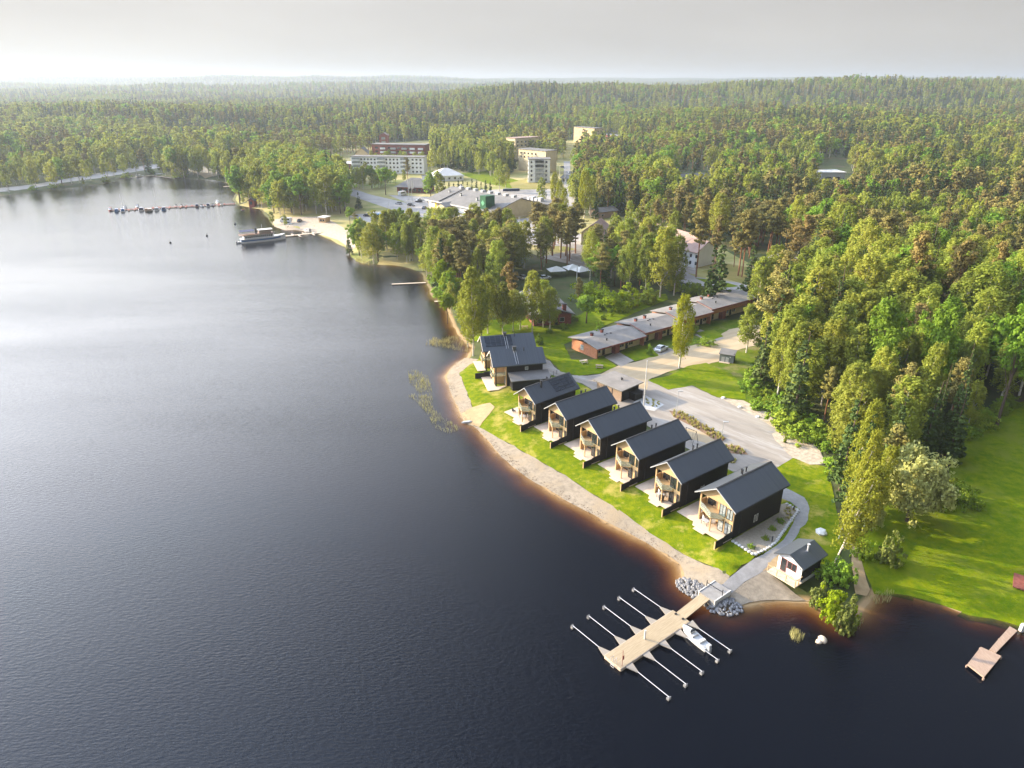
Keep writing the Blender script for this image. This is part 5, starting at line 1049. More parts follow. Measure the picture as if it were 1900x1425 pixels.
t.location = (p.x, p.y, gz(p.x, p.y) + .08); t.rotation_euler = (0, 0, R(15)); tag(t, "upturned grey kayak lying on the sandy patch of the beach", "kayak")
# fence posts row (small slim posts behind houses E/F)
for k, (px, py) in enumerate([(1019, 700), (1027, 697), (1033, 695)]):
    p = at(px, py); t = thing("bike_rack_post", "slim dark post behind the solar-roofed house", "post", (p.x, p.y, 1.66), 0, "slim posts behind the solar-roofed house"); MB().tube([(0, 0, 0), (0, 0, 1.1)], .04, 8).part("post", M['dark'], t)
print("objects", round(time.time() - T0, 1))

# ------------------------------------------------------------------ plants
def leaf_mesh(name, C, N, S, m, rs, aspect=1.35):
    """one quad per leaf clump; C centres, N normals, S sizes"""
    n = len(C); a = rs.normal(size=(n, 3)); a -= (a * N).sum(1, keepdims=True) * N; a /= np.linalg.norm(a, axis=1, keepdims=True) + 1e-9; b = np.cross(N, a)
    a = a * S[:, None] * .5 * aspect; b = b * S[:, None] * .5
    V = np.stack([C - a * .9, C - b, C + a, C + b], 1).reshape(-1, 3)
    return np_mesh(name, V, np.arange(n * 4).reshape(-1, 4), m)
def clumps(kind, H, W, n, rs):
    """clump centres, radii for a crown of height H and width W standing on z=0"""
    out = []
    if kind == 'birch':
        for i in range(n):
            t = rs.random() ** .8; z = H * (.22 + .78 * t); r = W / 2 * math.sqrt(max(.03, 1 - ((t - .38) / .66) ** 2))
            a = rs.random() * 6.283; q = math.sqrt(rs.random()) * .9; out.append((r * q * math.cos(a), r * q * math.sin(a), z, W * (.10 + .07 * rs.random()) * (1.1 - .5 * t), 1.5))
    elif kind == 'aspen':
        lob = [(rs.normal() * W * .16, rs.normal() * W * .16, H * rs.uniform(.4, .82), W * rs.uniform(.22, .34)) for _ in range(7)] + [(0, 0, H * .86, W * .2), (0, 0, H * .6, W * .36)]
        for i in range(n):
            l = lob[rs.integers(len(lob))]; v = rs.normal(size=3); v /= np.linalg.norm(v); q = l[3] * rs.random() ** .4
            out.append((l[0] + v[0] * q, l[1] + v[1] * q, l[2] + v[2] * q * 1.25, W * rs.uniform(.07, .12), 1.0))
    elif kind == 'pine':
        nb = max(6, n // 5)
        for i in range(nb):
            t = (i + rs.random()) / nb; z = H * (.46 + .52 * t); rr = W / 2 * (math.sin((.12 + .83 * (1 - t)) * math.pi * .75) * 1.0) * rs.uniform(.6, 1.1); a = rs.random() * 6.283
            for j in range(5):
                q = (j + .6) / 5; out.append((rr * q * math.cos(a) + rs.normal() * .25, rr * q * math.sin(a) + rs.normal() * .25, z + rs.normal() * .2 + q * .4, W * rs.uniform(.08, .15), .55))
    elif kind == 'spruce':
        for i in range(n):
            t = 1 - math.sqrt(rs.random()) * .97; z = H * (.06 + .94 * t); tier = .72 + .28 * ((t * 13) % 1.0); r = W / 2 * (1 - t) * tier; a = rs.random() * 6.283; q = rs.random() ** .45
            out.append((r * q * math.cos(a), r * q * math.sin(a), z - q * r * .35, max(.12, W * .09 * (1.15 - t)), .5))
    elif kind == 'weep':
        for i in range(n):
            t = rs.random(); z = H * (.20 + .80 * t); r = W / 2 * min(1, .55 + t * .9) * math.sqrt(max(.02, 1 - max(0, t - .25) ** 1.7 * 1.45)); a = rs.random() * 6.283; q = rs.random() ** .42
            out.append((r * q * math.cos(a), r * q * math.sin(a), z, W * rs.uniform(.06, .10), 2.4))
    else:  # dome shrub / willow
        for i in range(n):
            v = rs.normal(size=3); v[2] = abs(v[2]) * (1.0 if kind == 'bush' else 1) - (.0 if kind == 'bush' else .25); v /= np.linalg.norm(v); q = rs.random() ** .38
            bump_ = 1 + .18 * math.sin(v[0] * 7 + v[1] * 5) + .12 * math.sin(v[2] * 9 + v[0] * 4)
            base = H * (.08 if kind == 'bush' else .42); out.append((v[0] * q * W / 2 * bump_, v[1] * q * W / 2 * bump_, base + v[2] * q * (H - base) * bump_ * .95, W * rs.uniform(.06, .11), .9))
    return out
def make_tree(kind, seed, H, W, nclump, per, leaf, lmat, bmat, trunk_r=.16, wood=True, sub=None):
    rs = np.random.default_rng(seed); cl = clumps(kind, H, W, nclump, rs); C = []; Nn = []
    for (x, y, z, r, st) in cl:
        v = rs.normal(size=(per, 3)); v /= np.linalg.norm(v, axis=1, keepdims=True); q = rs.random((per, 1)) ** .5
        C.append(np.array([[x, y, z]]) + v * q * r * np.array([[1, 1, st]])); o = np.array([x, y, (z - H * .5) * .5]); o = o / (np.linalg.norm(o) + 1e-6)
        nn = v * .8 + o * .5 + rs.normal(size=(per, 3)) * .45 + np.array([[0, 0, .25]]); Nn.append(nn / np.linalg.norm(nn, axis=1, keepdims=True))
    C = np.concatenate(C); Nn = np.concatenate(Nn); C[:, 2] = np.maximum(C[:, 2], .05)
    cm = leaf_mesh("crown", C, Nn, leaf * rs.uniform(.7, 1.3, len(C)), lmat, rs)
    tm = None
    if wood:
        b = MB(); top = {'pine': .93, 'spruce': .97, 'birch': .93, 'weep': .9, 'aspen': .78}.get(kind, .6) * H
        pts = [(0, 0, -.5)]; x = y = 0
        for k in range(1, 7): x += rs.normal() * .07 * H / 16; y += rs.normal() * .07 * H / 16; pts.append((x, y, top * k / 6))
        b.tube(pts, [trunk_r * (1.15 - .95 * k / 6) for k in range(7)], 7)
        nl = 0 if kind == 'spruce' else (4 if kind in ('bush',) else 9)
        sel = [cl[i] for i in rs.permutation(len(cl))[:nl]]
        for (cx, cy, cz, r, st) in sel:
            z0 = max(.15 * H, cz - (.12 if kind == 'pine' else .22) * H); z0 = min(z0, top * .95); i = min(5, int(z0 / top * 6)); p = pts[i + 0]; q = pts[i + 1]; f = z0 / top * 6 - i
            s0 = (p[0] + (q[0] - p[0]) * f, p[1] + (q[1] - p[1]) * f, z0)
            b.tube([s0, ((s0[0] + cx) / 2, (s0[1] + cy) / 2, (z0 + cz) / 2 + .1), (cx, cy, cz)], [trunk_r * .45, trunk_r * .3, trunk_r * .12], 5)
        tm = b.mesh("trunk", bmat)
    return cm, tm
KM = {'birch': ('l_birch', 'bark', .15), 'aspen': ('l_aspen', 'sprucebark', .2), 'pine': ('l_pine', 'pinebark', .2), 'spruce': ('l_spruce', 'sprucebark', .17), 'weep': ('l_weep', 'bark', .22), 'bush': ('l_bush', 'sprucebark', .06), 'willow': ('l_willow', 'sprucebark', .2)}
REFH = {'birch': (16, 6.0), 'aspen': (15, 7.5), 'pine': (17, 6.2), 'spruce': (17, 5.2), 'weep': (15, 6.6), 'bush': (3, 4.2), 'willow': (8, 8.6)}
NEAR = {'birch': (180, 34, .27), 'aspen': (210, 34, .30), 'pine': (170, 36, .28), 'spruce': (300, 24, .27), 'weep': (300, 26, .22), 'bush': (90, 26, .2), 'willow': (560, 32, .26)}
PRO = {}
def protos(kind, n, lod):
    for i in range(n):
        H, W = REFH[kind]; c, p, lf = NEAR[kind]
        if lod == 1: c, p, lf = int(c * .5), int(p * .45), lf * 1.9
        if lod == 2: c, p, lf = int(c * .28), 5, lf * 3.4
        PRO.setdefault((kind, lod), []).append(make_tree(kind, 100 + i * 7 + lod * 31, H, W * (1 + .16 * ((i % 3) - 1)), c, p, lf, M[KM[kind][0]], M[KM[kind][1]], KM[kind][2]))
for k_ in ('birch', 'pine', 'spruce', 'aspen'): protos(k_, 5, 0); protos(k_, 3, 1); protos(k_, 2, 2)
protos('weep', 1, 0); protos('bush', 4, 0); protos('willow', 1, 0); protos('bush', 2, 1)
NAMES = {'birch': ('birch_tree', 'birch'), 'aspen': ('aspen_tree', 'aspen'), 'pine': ('pine_tree', 'pine'), 'spruce': ('spruce_tree', 'spruce'), 'weep': ('birch_tree', 'birch'), 'bush': ('shrub', 'shrub'), 'willow': ('willow_tree', 'willow')}
TREEPOS = []
def plant(kind, x, y, H, label, group=None, W=None, lod=0, lean=(0, 0), lmat=None, z=None, vari=None):
    pr = PRO.get((kind, lod)) or PRO[(kind, 0)]; cm, tm = pr[rnd.randrange(len(pr)) if vari is None else vari % len(pr)]; z = gz(x, y) if z is None else z
    t = thing(NAMES[kind][0], label, NAMES[kind][1], (x, y, z), rnd.uniform(0, 6.28), group); H0, W0 = REFH[kind]; s = H / H0; sw = (W / W0) if W else s * rnd.uniform(.9, 1.4)
    t.scale = (sw, sw, s); t.rotation_euler = (lean[0], lean[1], t.rotation_euler.z if lean == (0, 0) else 0)
    for nm, me_ in (("trunk", tm), ("crown", cm)):
        o = bpy.data.objects.new(nm, me_); COL.objects.link(o); o.parent = t
        if nm == "crown" and lmat is not None: o.material_slots[0].link = 'OBJECT'; o.material_slots[0].material = lmat
    TREEPOS.append((x, y)); return t
def ptree(kind, px, py, top, label, wpx=None, group=None, lod=0, lean=(0, 0), lmat=None):
    p = at(px, py); z = gz(p.x, p.y); H = height_to(p.x, p.y, z, top); dd = p.y * math.cos(PITCH) - (z - CAMH) * math.sin(PITCH)
    return plant(kind, p.x, p.y, H, label, group, W=(wpx * dd / F if wpx else None), lod=lod, lean=lean, z=z, lmat=lmat)
gold = mat('golden_birch_leaves', (.29, .31, .03), rough=.6, spec=.12, rndv=.1, trans=.36); vivid = mat('vivid_green_leaves', (.24, .33, .008), rough=.6, spec=.12, rndv=.08, trans=.36)
palebush = mat('pale_shrub_leaves', (.20, .24, .05), rough=.6, rndv=.1, trans=.3); orangepine = mat('sun_tinted_pine_needles', (.26, .20, .06), rough=.7, spec=.1, rndv=.1, trans=.15)  # orangepine: pine needles with warm sunlight mixed into their colour
ptree('weep', 1260, 683, 552, "lone bright yellow-green birch beside the dirt road before the terrace", 52)
ptree('birch', 1547, 1047, 860, "big leaning white birch beside the small hut", 66, lean=(0, .22), lmat=gold)
ptree('birch', 1556, 1000, 800, "slender golden birch left of the leaning birch group", 40, lean=(0, .14), lmat=gold)
ptree('birch', 1566, 940, 745, "thin-crowned tall birch at the top of the leaning birch group", 48, lean=(0, .1), lmat=gold)
ptree('birch', 1600, 985, 830, "golden birch on the right side of the leaning birch group", 46, lean=(0, .12), lmat=gold)
ptree('willow', 1682, 968, 838, "large round silver willow on the park lawn", 130)
ptree('willow', 1616, 985, 934, "small silver willow left of the large silver willow", 40)
ptree('bush', 1648, 1040, 990, "pale feathery shrub alone on the lawn below the willows", 52, lmat=palebush)
for k, (px, py, tp, w, lb) in enumerate([(1548, 1130, 1086, 62, "bright green shrub tallest in the clump at the waterside"), (1572, 1152, 1112, 50, "shrub hanging over the water at the tip of the point"), (1520, 1108, 1082, 44, "leafy shrub beside the shingle beach"), (1585, 1150, 1128, 26, "small vivid shrub at the outer end of the waterside clump")]): ptree('bush', px, py, tp, lb, w, lmat=vivid if k in (0, 3) else palebush)
for k, (px, py, tp, w, lb) in enumerate([(1560, 1075, 1035, 50, "dark green shrub behind the small hut"), (1600, 1030, 1000, 40, "shrub at the foot of the leaning birch"), (1785, 935, 896, 52, "apple-like shrub right of the large silver willow"), (1740, 940, 905, 40, "dark shrub hidden behind the large silver willow"), (1755, 915, 880, 40, "bright shrub behind the large silver willow"), (1205, 659, 640, 14, "round bush beside the white car"), (1000, 640, 622, 20, "small round tree between the far black houses and the terrace"),
        (1310, 640, 627, 32, "dark hedge bush at the edge of the dirt road"), (1285, 620, 598, 26, "bush at the terrace front door"), (1110, 635, 600, 26, "bush at the left end of the terrace")]): ptree('bush', px, py, tp, lb, w)
for k, (px, py, tp, w, lb) in enumerate([(1096, 560, 520, 60, "broad bright shrub left in the garden thicket behind the terrace"), (1130, 575, 534, 64, "broad bright shrub in the middle of the garden thicket"), (1165, 568, 530, 60, "broad bright shrub right in the garden thicket"), (1200, 562, 530, 50, "darker shrub at the right end of the garden thicket"), (1088, 600, 545, 54, "round leafy tree in shade at the left of the garden thicket"), (1072, 570, 515, 22, "narrow orange-tinted young pine by the brick house"),
        (1286, 548, 520, 36, "round hedge bush first behind the terrace roof"), (1310, 552, 524, 36, "round hedge bush second behind the terrace roof"), (1340, 556, 530, 34, "round hedge bush third behind the terrace roof"), (1368, 560, 534, 34, "round hedge bush fourth behind the terrace roof"), (1392, 566, 536, 34, "round hedge bush at the right end behind the terrace roof"), (1250, 540, 512, 40, "dark round tree left of the hedge bushes")]):
    ptree('pine' if 'pine' in lb else 'bush' if k != 4 else 'aspen', px, py, tp, lb, w, lmat=vivid if k in (1, 2, 3 - 3) else None)
ptree('bush', 1295, 565, 550, "creamy blossoming shrub behind the terrace roof", 26, lmat=M['l_white']); ptree('bush', 1243, 580, 566, "smaller creamy blossoming shrub behind the terrace roof", 18, lmat=M['l_white'])
# birches by the far black house
for k, (px, py, tp, w, lb, lm) in enumerate([(878, 652, 498, 56, "tall bright birch leaning at the shore behind the far black house", gold), (868, 634, 525, 46, "bright birch at the waterline left of the tall one", gold), (893, 634, 520, 44, "birch with bare white stem right of the tall bright one", None), (905, 618, 512, 44, "birch in the sunny park glade behind the far black house", gold), (933, 622, 525, 40, "birch between sunlit glade and brick house", None),
        (952, 615, 540, 38, "greener birch in the middle of the glade", None), (965, 612, 545, 36, "greener birch right of the middle of the glade", None), (988, 618, 505, 48, "large birch before the brick house", None), (1008, 608, 520, 40, "birch hiding the brick house wall", None), (1020, 615, 535, 40, "lower birch beside the brick house wall", None)]): ptree('birch', px, py, tp, lb, w, lmat=lm)
ptree('pine', 945, 590, 486, "orange-lit pine rising behind the glade birches", 34, lmat=orangepine)
for k, (px, py, tp, w, lb) in enumerate([(822, 545, 480, 40, "vivid lime alder at the cove shore"), (838, 560, 500, 42, "vivid lime alder right behind the cove shore"), (830, 590, 540, 30, "small lime alder low by the water"), (1008, 655, 0, 0, '')][:3]): ptree('aspen', px, py, tp, lb, w, lmat=vivid)
for k, (kd, px, py, tp, w, lb, lm) in enumerate([('spruce', 1752, 850, 628, 44, "tall golden-lit spruce at the forest corner above the park lawn", None), ('spruce', 1722, 852, 668, 32, "slimmer spruce left of the tall golden-lit spruce", None), ('aspen', 1606, 770, 548, 84, "big vivid green aspen above the middle of the forest edge", None),
        ('aspen', 1850, 790, 532, 96, "big vivid green aspen at the right edge of the forest front", None), ('aspen', 1710, 770, 560, 84, "broad green aspen between the two big vivid aspens", None), ('pine', 1664, 650, 430, 64, "large rust-brown pine highest behind the forest front", orangepine), ('pine', 1742, 660, 448, 66, "large rust-brown pine right of the highest one", orangepine),
        ('pine', 1808, 655, 450, 46, "slim rust-brown pine with bare trunk near the right edge", orangepine), ('pine', 1678, 720, 566, 58, "round-headed brown pine between the vivid aspens", orangepine), ('birch', 1460, 757, 600, 56, "white-stemmed birch at the forest edge above the stony bank", None), ('birch', 1384, 655, 565, 52, "birch group leader behind the grey shed", None), ('birch', 1672, 835, 640, 56, "leaning birch at the front of the forest above the silver willow", None),
        ('birch', 1196, 548, 436, 46, "tall birch on the left of the cluster rising behind the terrace", None), ('birch', 1224, 552, 424, 54, "tallest birch of the cluster rising behind the terrace", None), ('birch', 1250, 548, 440, 46, "birch on the right of the cluster rising behind the terrace", None), ('spruce', 1118, 532, 424, 34, "pointed spruce in the garden between thicket and yellow gabled house", None), ('birch', 1166, 542, 446, 42, "birch in the garden left of the tall birch cluster", None), ('aspen', 1140, 530, 452, 40, "fresh green aspen in the garden beside the pointed spruce", None)]):
    ptree(kd, px, py, tp, lb, w, lmat=lm, lean=(0, .12) if 'leaning' in lb else (0, 0))
# tall pines with bare trunks
for k, (px, py, tp, w, lb) in enumerate([(1291, 515, 372, 46, "tall pine with bare trunk left of the pine lawn"), (1325, 505, 400, 34, "slim tall pine second from the left on the pine lawn"), (1369, 512, 388, 42, "tall pine on the pine lawn, left of the close pair"), (1376, 515, 392, 40, "tall pine on the pine lawn, right of the close pair"), (1466, 510, 408, 44, "tall sunlit pine left of the cottage trees"), (1484, 518, 400, 46, "tall sunlit pine over the small outbuilding")]): ptree('pine', px, py, tp, lb, w, lmat=orangepine if k > 3 else None)
# street and town trees
for k, (px, py, tp, kd, w, lb) in enumerate([(1084, 405, 318, 'weep', 34, "bright yellow-green poplar right of the avenue, nearest"), (1094, 398, 326, 'birch', 26, "poplar right of the avenue, second"), (1028, 385, 322, 'weep', 22, "bright poplar left of the avenue, upper"), (1038, 400, 335, 'weep', 22, "bright poplar left of the avenue, middle"), (1046, 412, 350, 'weep', 20, "bright poplar left of the avenue, lower"),
        (957, 434, 410, 'aspen', 20, "small round green tree at the supermarket roundabout"), (716, 362, 308, 'aspen', 32, "round tree left of the hipped building"), (690, 350, 305, 'aspen', 26, "pale tree below the white apartments, left"), (664, 350, 310, 'birch', 20, "birch below the white apartments"), (674, 352, 308, 'birch', 18, "slim birch below the white apartments"), (757, 338, 292, 'pine', 18, "brownish slender tree in front of the white apartments"),
        (800, 372, 315, 'aspen', 36, "dense tree right of the hipped building"), (816, 374, 318, 'birch', 26, "birch at the left end of the spruce row"), (666, 388, 355, 'spruce', 18, "small dark spruce above the road bend"), (650, 420, 382, 'aspen', 22, "rounded tree standing at the harbour road"), (660, 424, 395, 'pine', 14, "small yellowish tree at the harbour road"),
        (648, 466, 430, 'spruce', 20, "dense dark cone-shaped tree on the harbour shore"), (1005, 380, 330, 'birch', 20, "birch left of the church lawn"), (927, 356, 295, 'birch', 24, "tall birch in the park above the supermarket"), (938, 352, 305, 'birch', 20, "birch beside the tall park birch"), (530, 418, 398, 'birch', 10, "tiny yellowish birch at the tip of the breakwater"),
        (505, 412, 392, 'birch', 14, "small yellow willow-like tree on the breakwater tip"), (620, 355, 278, 'spruce', 16, "dark spruce in front of the low brown building"), (612, 358, 275, 'spruce', 18, "twin dark spruce beside the low brown building"), (571, 320, 262, 'pine', 26, "dark pine above the grove by the villa")]): ptree(kd, px, py, tp, lb, w, lod=1 if kd != 'weep' else 0, lmat=gold if kd == 'weep' and False else None)
for k in range(11): ptree('spruce', 826 + k * 8.4, 374 - k * .4, 330 + (k % 3) * 3, "spruce in the trimmed dark row behind the supermarket", 16, "spruce row behind the supermarket", lod=1)
for k in range(10): ptree('spruce', 1106 + (k % 5) * 12, 372 + (k // 5) * 16, 318 + (k % 3) * 6, "dark spruce in the dense clump right of the avenue", 22, "dark spruce clump right of the avenue", lod=1)
print("special trees", round(time.time() - T0, 1))

# ------------------------------------------------------------------ scattered woods
TP = {}
def free(X, Y, keep=None):
    ok = np.ones(X.shape, bool)
    for pg in EXCL: ok &= ~inpoly(X, Y, pg)
    return ok
def scatter(spacing, poly=None, rng=None, ymin=0, ymax=1e9, xlim=.80, usex=True, seed=3, sdmin=3):
    rs = np.random.default_rng(seed)
    if poly is not None: xs = [p[0] for p in poly]; ys = [p[1] for p in poly]; x0, x1, y0, y1 = min(xs), max(xs), min(ys), max(ys)
    else: x0, x1, y0, y1 = rng
    gx2, gy2 = np.meshgrid(np.arange(x0, x1, spacing), np.arange(y0, y1, spacing)); X = gx2.ravel(); Y = gy2.ravel()
    X = X + rs.uniform(-.47, .47, X.shape) * spacing; Y = Y + rs.uniform(-.47, .47, Y.shape) * spacing
    ok = (np.abs(X) < Y * xlim + 25)
    if poly is not None: ok &= inpoly(X, Y, poly)
    X, Y = X[ok], Y[ok]; ok = sdist(X, Y) > sdmin
    if usex: ok &= free(X, Y)
    return X[ok], Y[ok]
def pxp(*pts): return [tuple(at(a, b).xy) for a, b in pts]
TOWNW = pxp((435, 378), (436, 366), (450, 330), (520, 296), (640, 270), (820, 262), (880, 300), (955, 262), (1056, 262), (1064, 335), (1100, 392), (1150, 410), (1240, 412), (1300, 440), (1410, 490), (1440, 560), (1290, 560), (1220, 545), (1060, 580), (1000, 610), (940, 610), (880, 600), (835, 560), (800, 500), (760, 494), (640, 455), (560, 420))
EXW = TOWNW
# groves inside the town: polygon, spacing, mix, height range, description
GROVES = [
    (pxp((442, 374), (452, 335), (500, 310), (570, 320), (640, 350), (650, 372), (640, 402), (560, 400), (505, 398), (486, 382)), 6.4, {'birch': .8, 'aspen': .2}, (16, 22), "leafy grove on the headland left of the harbour"),
    (pxp((660, 474), (668, 484), (720, 488), (790, 492), (795, 470), (740, 440), (700, 452), (670, 455)), 5.5, {'birch': .8, 'aspen': .2}, (11, 16), "shore thicket below the supermarket road"),
    (pxp((800, 500), (812, 540), (850, 560), (930, 560), (960, 520), (975, 495), (930, 465), (880, 455), (800, 455)), 5.6, {'pine': .6, 'birch': .4}, (15, 19), "mixed wood between the cove and the supermarket"),
    (pxp((985, 480), (1000, 500), (1060, 500), (1075, 470), (1040, 445), (1000, 455)), 6, {'pine': .75, 'birch': .25}, (16, 20), "pine stand in front of the yellow gabled house"),
    (pxp((1085, 500), (1085, 530), (1120, 540), (1240, 530), (1255, 500), (1230, 488), (1150, 478)), 6, {'birch': .6, 'aspen': .2, 'pine': .2}, (13, 18), "garden wood behind the terrace"),
    (pxp((1130, 440), (1140, 470), (1255, 500), (1290, 470), (1200, 430)), 11, {'birch': .7, 'pine': .3}, (12, 15), "scattered trees around the long rose-roofed building"),
    (pxp((800, 318), (810, 300), (880, 290), (960, 290), (960, 318), (900, 330), (860, 318)), 8, {'birch': .7, 'spruce': .3}, (15, 20), "park wood above the parish hall"),
    (pxp((450, 330), (500, 308), (640, 290), (690, 285), (690, 276), (560, 280), (460, 300)), 7.5, {'birch': .5, 'pine': .5}, (13, 18), "trees around the villa above the town"),
    (pxp((985, 300), (1045, 300), (1050, 270), (960, 262)), 8, {'birch': .5, 'pine': .5}, (14, 18), "trees around the apartment blocks on the slope"),
    (pxp((800, 290), (960, 285), (960, 262), (800, 262)), 7.5, {'birch': .6, 'spruce': .4}, (15, 19), "park wood above the parish hall"),
    (pxp((1300, 482), (1410, 500), (1412, 520), (1380, 500), (1320, 492)), 9, {'birch': .5, 'pine': .5}, (10, 15), "trees at the back of the pine lawn"),
    (pxp((640, 345), (700, 352), (760, 340), (640, 325)), 8, {'birch': .6, 'aspen': .4}, (8, 12), "small street trees below the white apartments"),
    (pxp((300, 328), (340, 330), (430, 350), (437, 335), (400, 322), (340, 318), (300, 322)), 6.5, {'birch': .9, 'aspen': .1}, (15, 21), "birch grove on the far shore of the bay"),
    (pxp((1570, 1000), (1582, 1060), (1590, 1095), (1560, 1110), (1520, 1095), (1530, 1060)), 3.6, {'bush': 1}, (1.5, 3), "undergrowth around the leaning birch"),
    (pxp((1030, 640), (1110, 600), (1230, 560), (1235, 552), (1090, 575), (1010, 620)), 6, {'bush': 1}, (1.0, 2.0), "low garden shrubs behind the terrace"),
    (pxp((1385, 722), (1400, 760), (1445, 795), (1495, 822), (1530, 862), (1560, 900), (1575, 880), (1540, 820), (1480, 760), (1420, 715), (1380, 680)), 3.2, {'bush': 1}, (1.8, 4.2), "young thicket along the forest edge by the gravel yard"),
    (pxp((0, 356), (60, 350), (180, 336), (250, 324), (300, 318), (300, 326), (240, 330), (100, 350), (0, 361)), 7, {'bush': .8, 'birch': .2}, (2, 6), "bushes between the shore road and the far water"),
    (pxp((1064, 292), (1066, 335), (1100, 385), (1150, 400), (1160, 285)), 8, {'birch': .3, 'spruce': .4, 'pine': .3}, (14, 19), "wooded slope right of the avenue"),
    (pxp((655, 480), (700, 492), (770, 499), (788, 512), (798, 540), (832, 565), (840, 600), (866, 622), (885, 605), (860, 560), (825, 530), (805, 495), (700, 484)), 4.3, {'aspen': .35, 'birch': .35, 'bush': .3}, (6, 13), "waterside fringe of the cove left of the birches"),
    (pxp((690, 300), (800, 300), (800, 318), (690, 316)), 8, {'birch': .7, 'spruce': .3}, (9, 13), "trees hugging the apartment blocks"),
    (pxp((1060, 345), (1062, 400), (1100, 410), (1130, 395), (1100, 350)), 8, {'spruce': .5, 'birch': .5}, (12, 16), "trees right of the avenue"),
    (pxp((1150, 405), (1240, 412), (1290, 440), (1180, 440)), 7, {'birch': .6, 'pine': .4}, (12, 16), "trees behind the long rose-roofed building"),
    (pxp((432, 372), (440, 356), (425, 343), (340, 333), (300, 330), (300, 322), (440, 335), (480, 385)), 6.5, {'birch': .7, 'bush': .3}, (5, 12), "far waterside fringe beyond the marina"),
    (pxp((1750, 880), (1790, 850), (1900, 745), (1870, 740), (1740, 840)), 4.5, {'bush': 1}, (2, 4), "bushes where the park lawn meets the forest"),
]
cand = []      # kind, x, y, H, region
for gi, (pg, sp, mix, hr, desc) in enumerate(GROVES):
    X, Y = scatter(sp, pg, seed=40 + gi, usex=False, sdmin=.5)
    rs = np.random.default_rng(gi); ks = list(mix); pr_ = np.array([mix[k] for k in ks])
    okb = free(X, Y) if gi in (3, 5, 7, 8) and False else np.ones(X.shape, bool)
    for x, y in zip(X, Y): cand.append((ks[rs.choice(len(ks), p=pr_)], x, y, rs.uniform(*hr), desc))
# main forest everywhere else
rs = np.random.default_rng(77)
EXCL.append([tuple(p) for p in TOWNW])
REG = [  # world-space regions for mixes and descriptions
    (pxp((1380, 600), (1430, 745), (1545, 865), (1600, 900), (1800, 800), (2050, 720), (2050, 560), (1500, 540)), {'birch': .48, 'aspen': .32, 'pine': .14, 'spruce': .06}, (14, 22), "front of the forest right of the gravel yard"),
    (pxp((1380, 600), (1500, 540), (2050, 560), (2050, 430), (1300, 440), (1420, 500), (1420, 560)), {'birch': .38, 'aspen': .2, 'pine': .34, 'spruce': .08}, (14, 21), "forest around the cream cottage"),
    (pxp((1100, 400), (2050, 430), (2050, 330), (1100, 330)), {'birch': .42, 'aspen': .16, 'pine': .26, 'spruce': .26}, (14, 21), "middle forest behind the rose-roofed building"),
    (pxp((-200, 380), (0, 355), (300, 330), (480, 285), (480, 262), (-200, 262)), {'birch': .62, 'aspen': .2, 'pine': .12, 'spruce': .06}, (14, 20), "wooded shore beyond the marina"),
]
def region(X, Y):
    r = np.full(X.shape, -1)
    for i, rg_ in enumerate(REG): r[(r < 0) & inpoly(X, Y, rg_[0])] = i
    return r
X1, Y1 = scatter(6.3, rng=(-420, 420, 95, 420), seed=5); X2, Y2 = scatter(8.6, rng=(-900, 900, 420, 1050), seed=6); X3, Y3 = scatter(12.5, rng=(-1900, 1900, 1050, 2300), seed=7); X4, Y4 = scatter(27, rng=(-4600, 4600, 2300, 6000), seed=8)
X = np.concatenate([X1, X2, X3, X4]); Y = np.concatenate([Y1, Y2, Y3, Y4]); Rr = region(X, Y); ZZ = ground(X, Y)
vn = vnoise(X, Y, 60, 11); vn2 = vnoise(X, Y, 110, 12); vn3 = vnoise(X, Y, 38, 13); UU = rs.random(len(X)); HH = rs.random(len(X))
big_k = np.where(Y > 2300, 1.25, 1.0)
far = []
for i in range(len(X)):
    mixv = REG[Rr[i]][1] if Rr[i] >= 0 else {'birch': .34, 'aspen': .12, 'pine': .22, 'spruce': .34}
    hr = REG[Rr[i]][2] if Rr[i] >= 0 else (14, 20)
    w = dict(mixv); w['pine'] *= .1 + 2.6 * vn[i] ** 2; w['birch'] *= .1 + 2.6 * (1 - vn[i]) ** 2; w['spruce'] *= .05 + 3.2 * vn2[i] ** 2.2; w['aspen'] *= .1 + 2.4 * (1 - vn2[i]) ** 2; s_ = sum(w.values()); u = UU[i] * s_
    for k in w:
        u -= w[k]
        if u <= 0: break
    H = (hr[0] + (hr[1] - hr[0]) * HH[i]) * (.72 + .5 * vn3[i]) * (1.12 if k == 'spruce' else .85 if HH[i] < .15 else 1)
    if Rr[i] >= 0 and Y[i] < 700: cand.append((k, X[i], Y[i], H, REG[Rr[i]][3]))
    else: far.append((k, X[i], Y[i], H * big_k[i], ZZ[i]))
SIZE = {'birch': "birch", 'aspen': "broad bright-green aspen", 'pine': "brown-green pine", 'spruce': "dark pointed spruce", 'bush': "green shrub"}
def vis(c): return c[3] / math.hypot(c[1], c[2] + 0.0)
bykind = {}
for c in cand: bykind.setdefault(c[0], []).append(c)
LIM = {'birch': 262, 'aspen': 285, 'pine': 280, 'spruce': 270, 'bush': 262}; n_ind = 0
rest = []
for k, L in bykind.items():
    L = [c for c in L if abs(pixy(c[1], c[2], 8)[0] - 950) < 1010]; L.sort(key=vis, reverse=True)
    for c in L[:LIM[k]]:
        d_ = math.hypot(c[1], c[2]); plant(k, c[1], c[2], c[3] if k != 'bush' else min(c[3], 4.5), f"{SIZE[k]} in the {c[4]}", f"{k} in the {c[4]}" if k != 'bush' else c[4], lod=0 if d_ < 330 else 1, W=None); n_ind += 1
    rest += [(c[0], c[1], c[2], c[3], gz(c[1], c[2])) for c in L[LIM[k]:]]
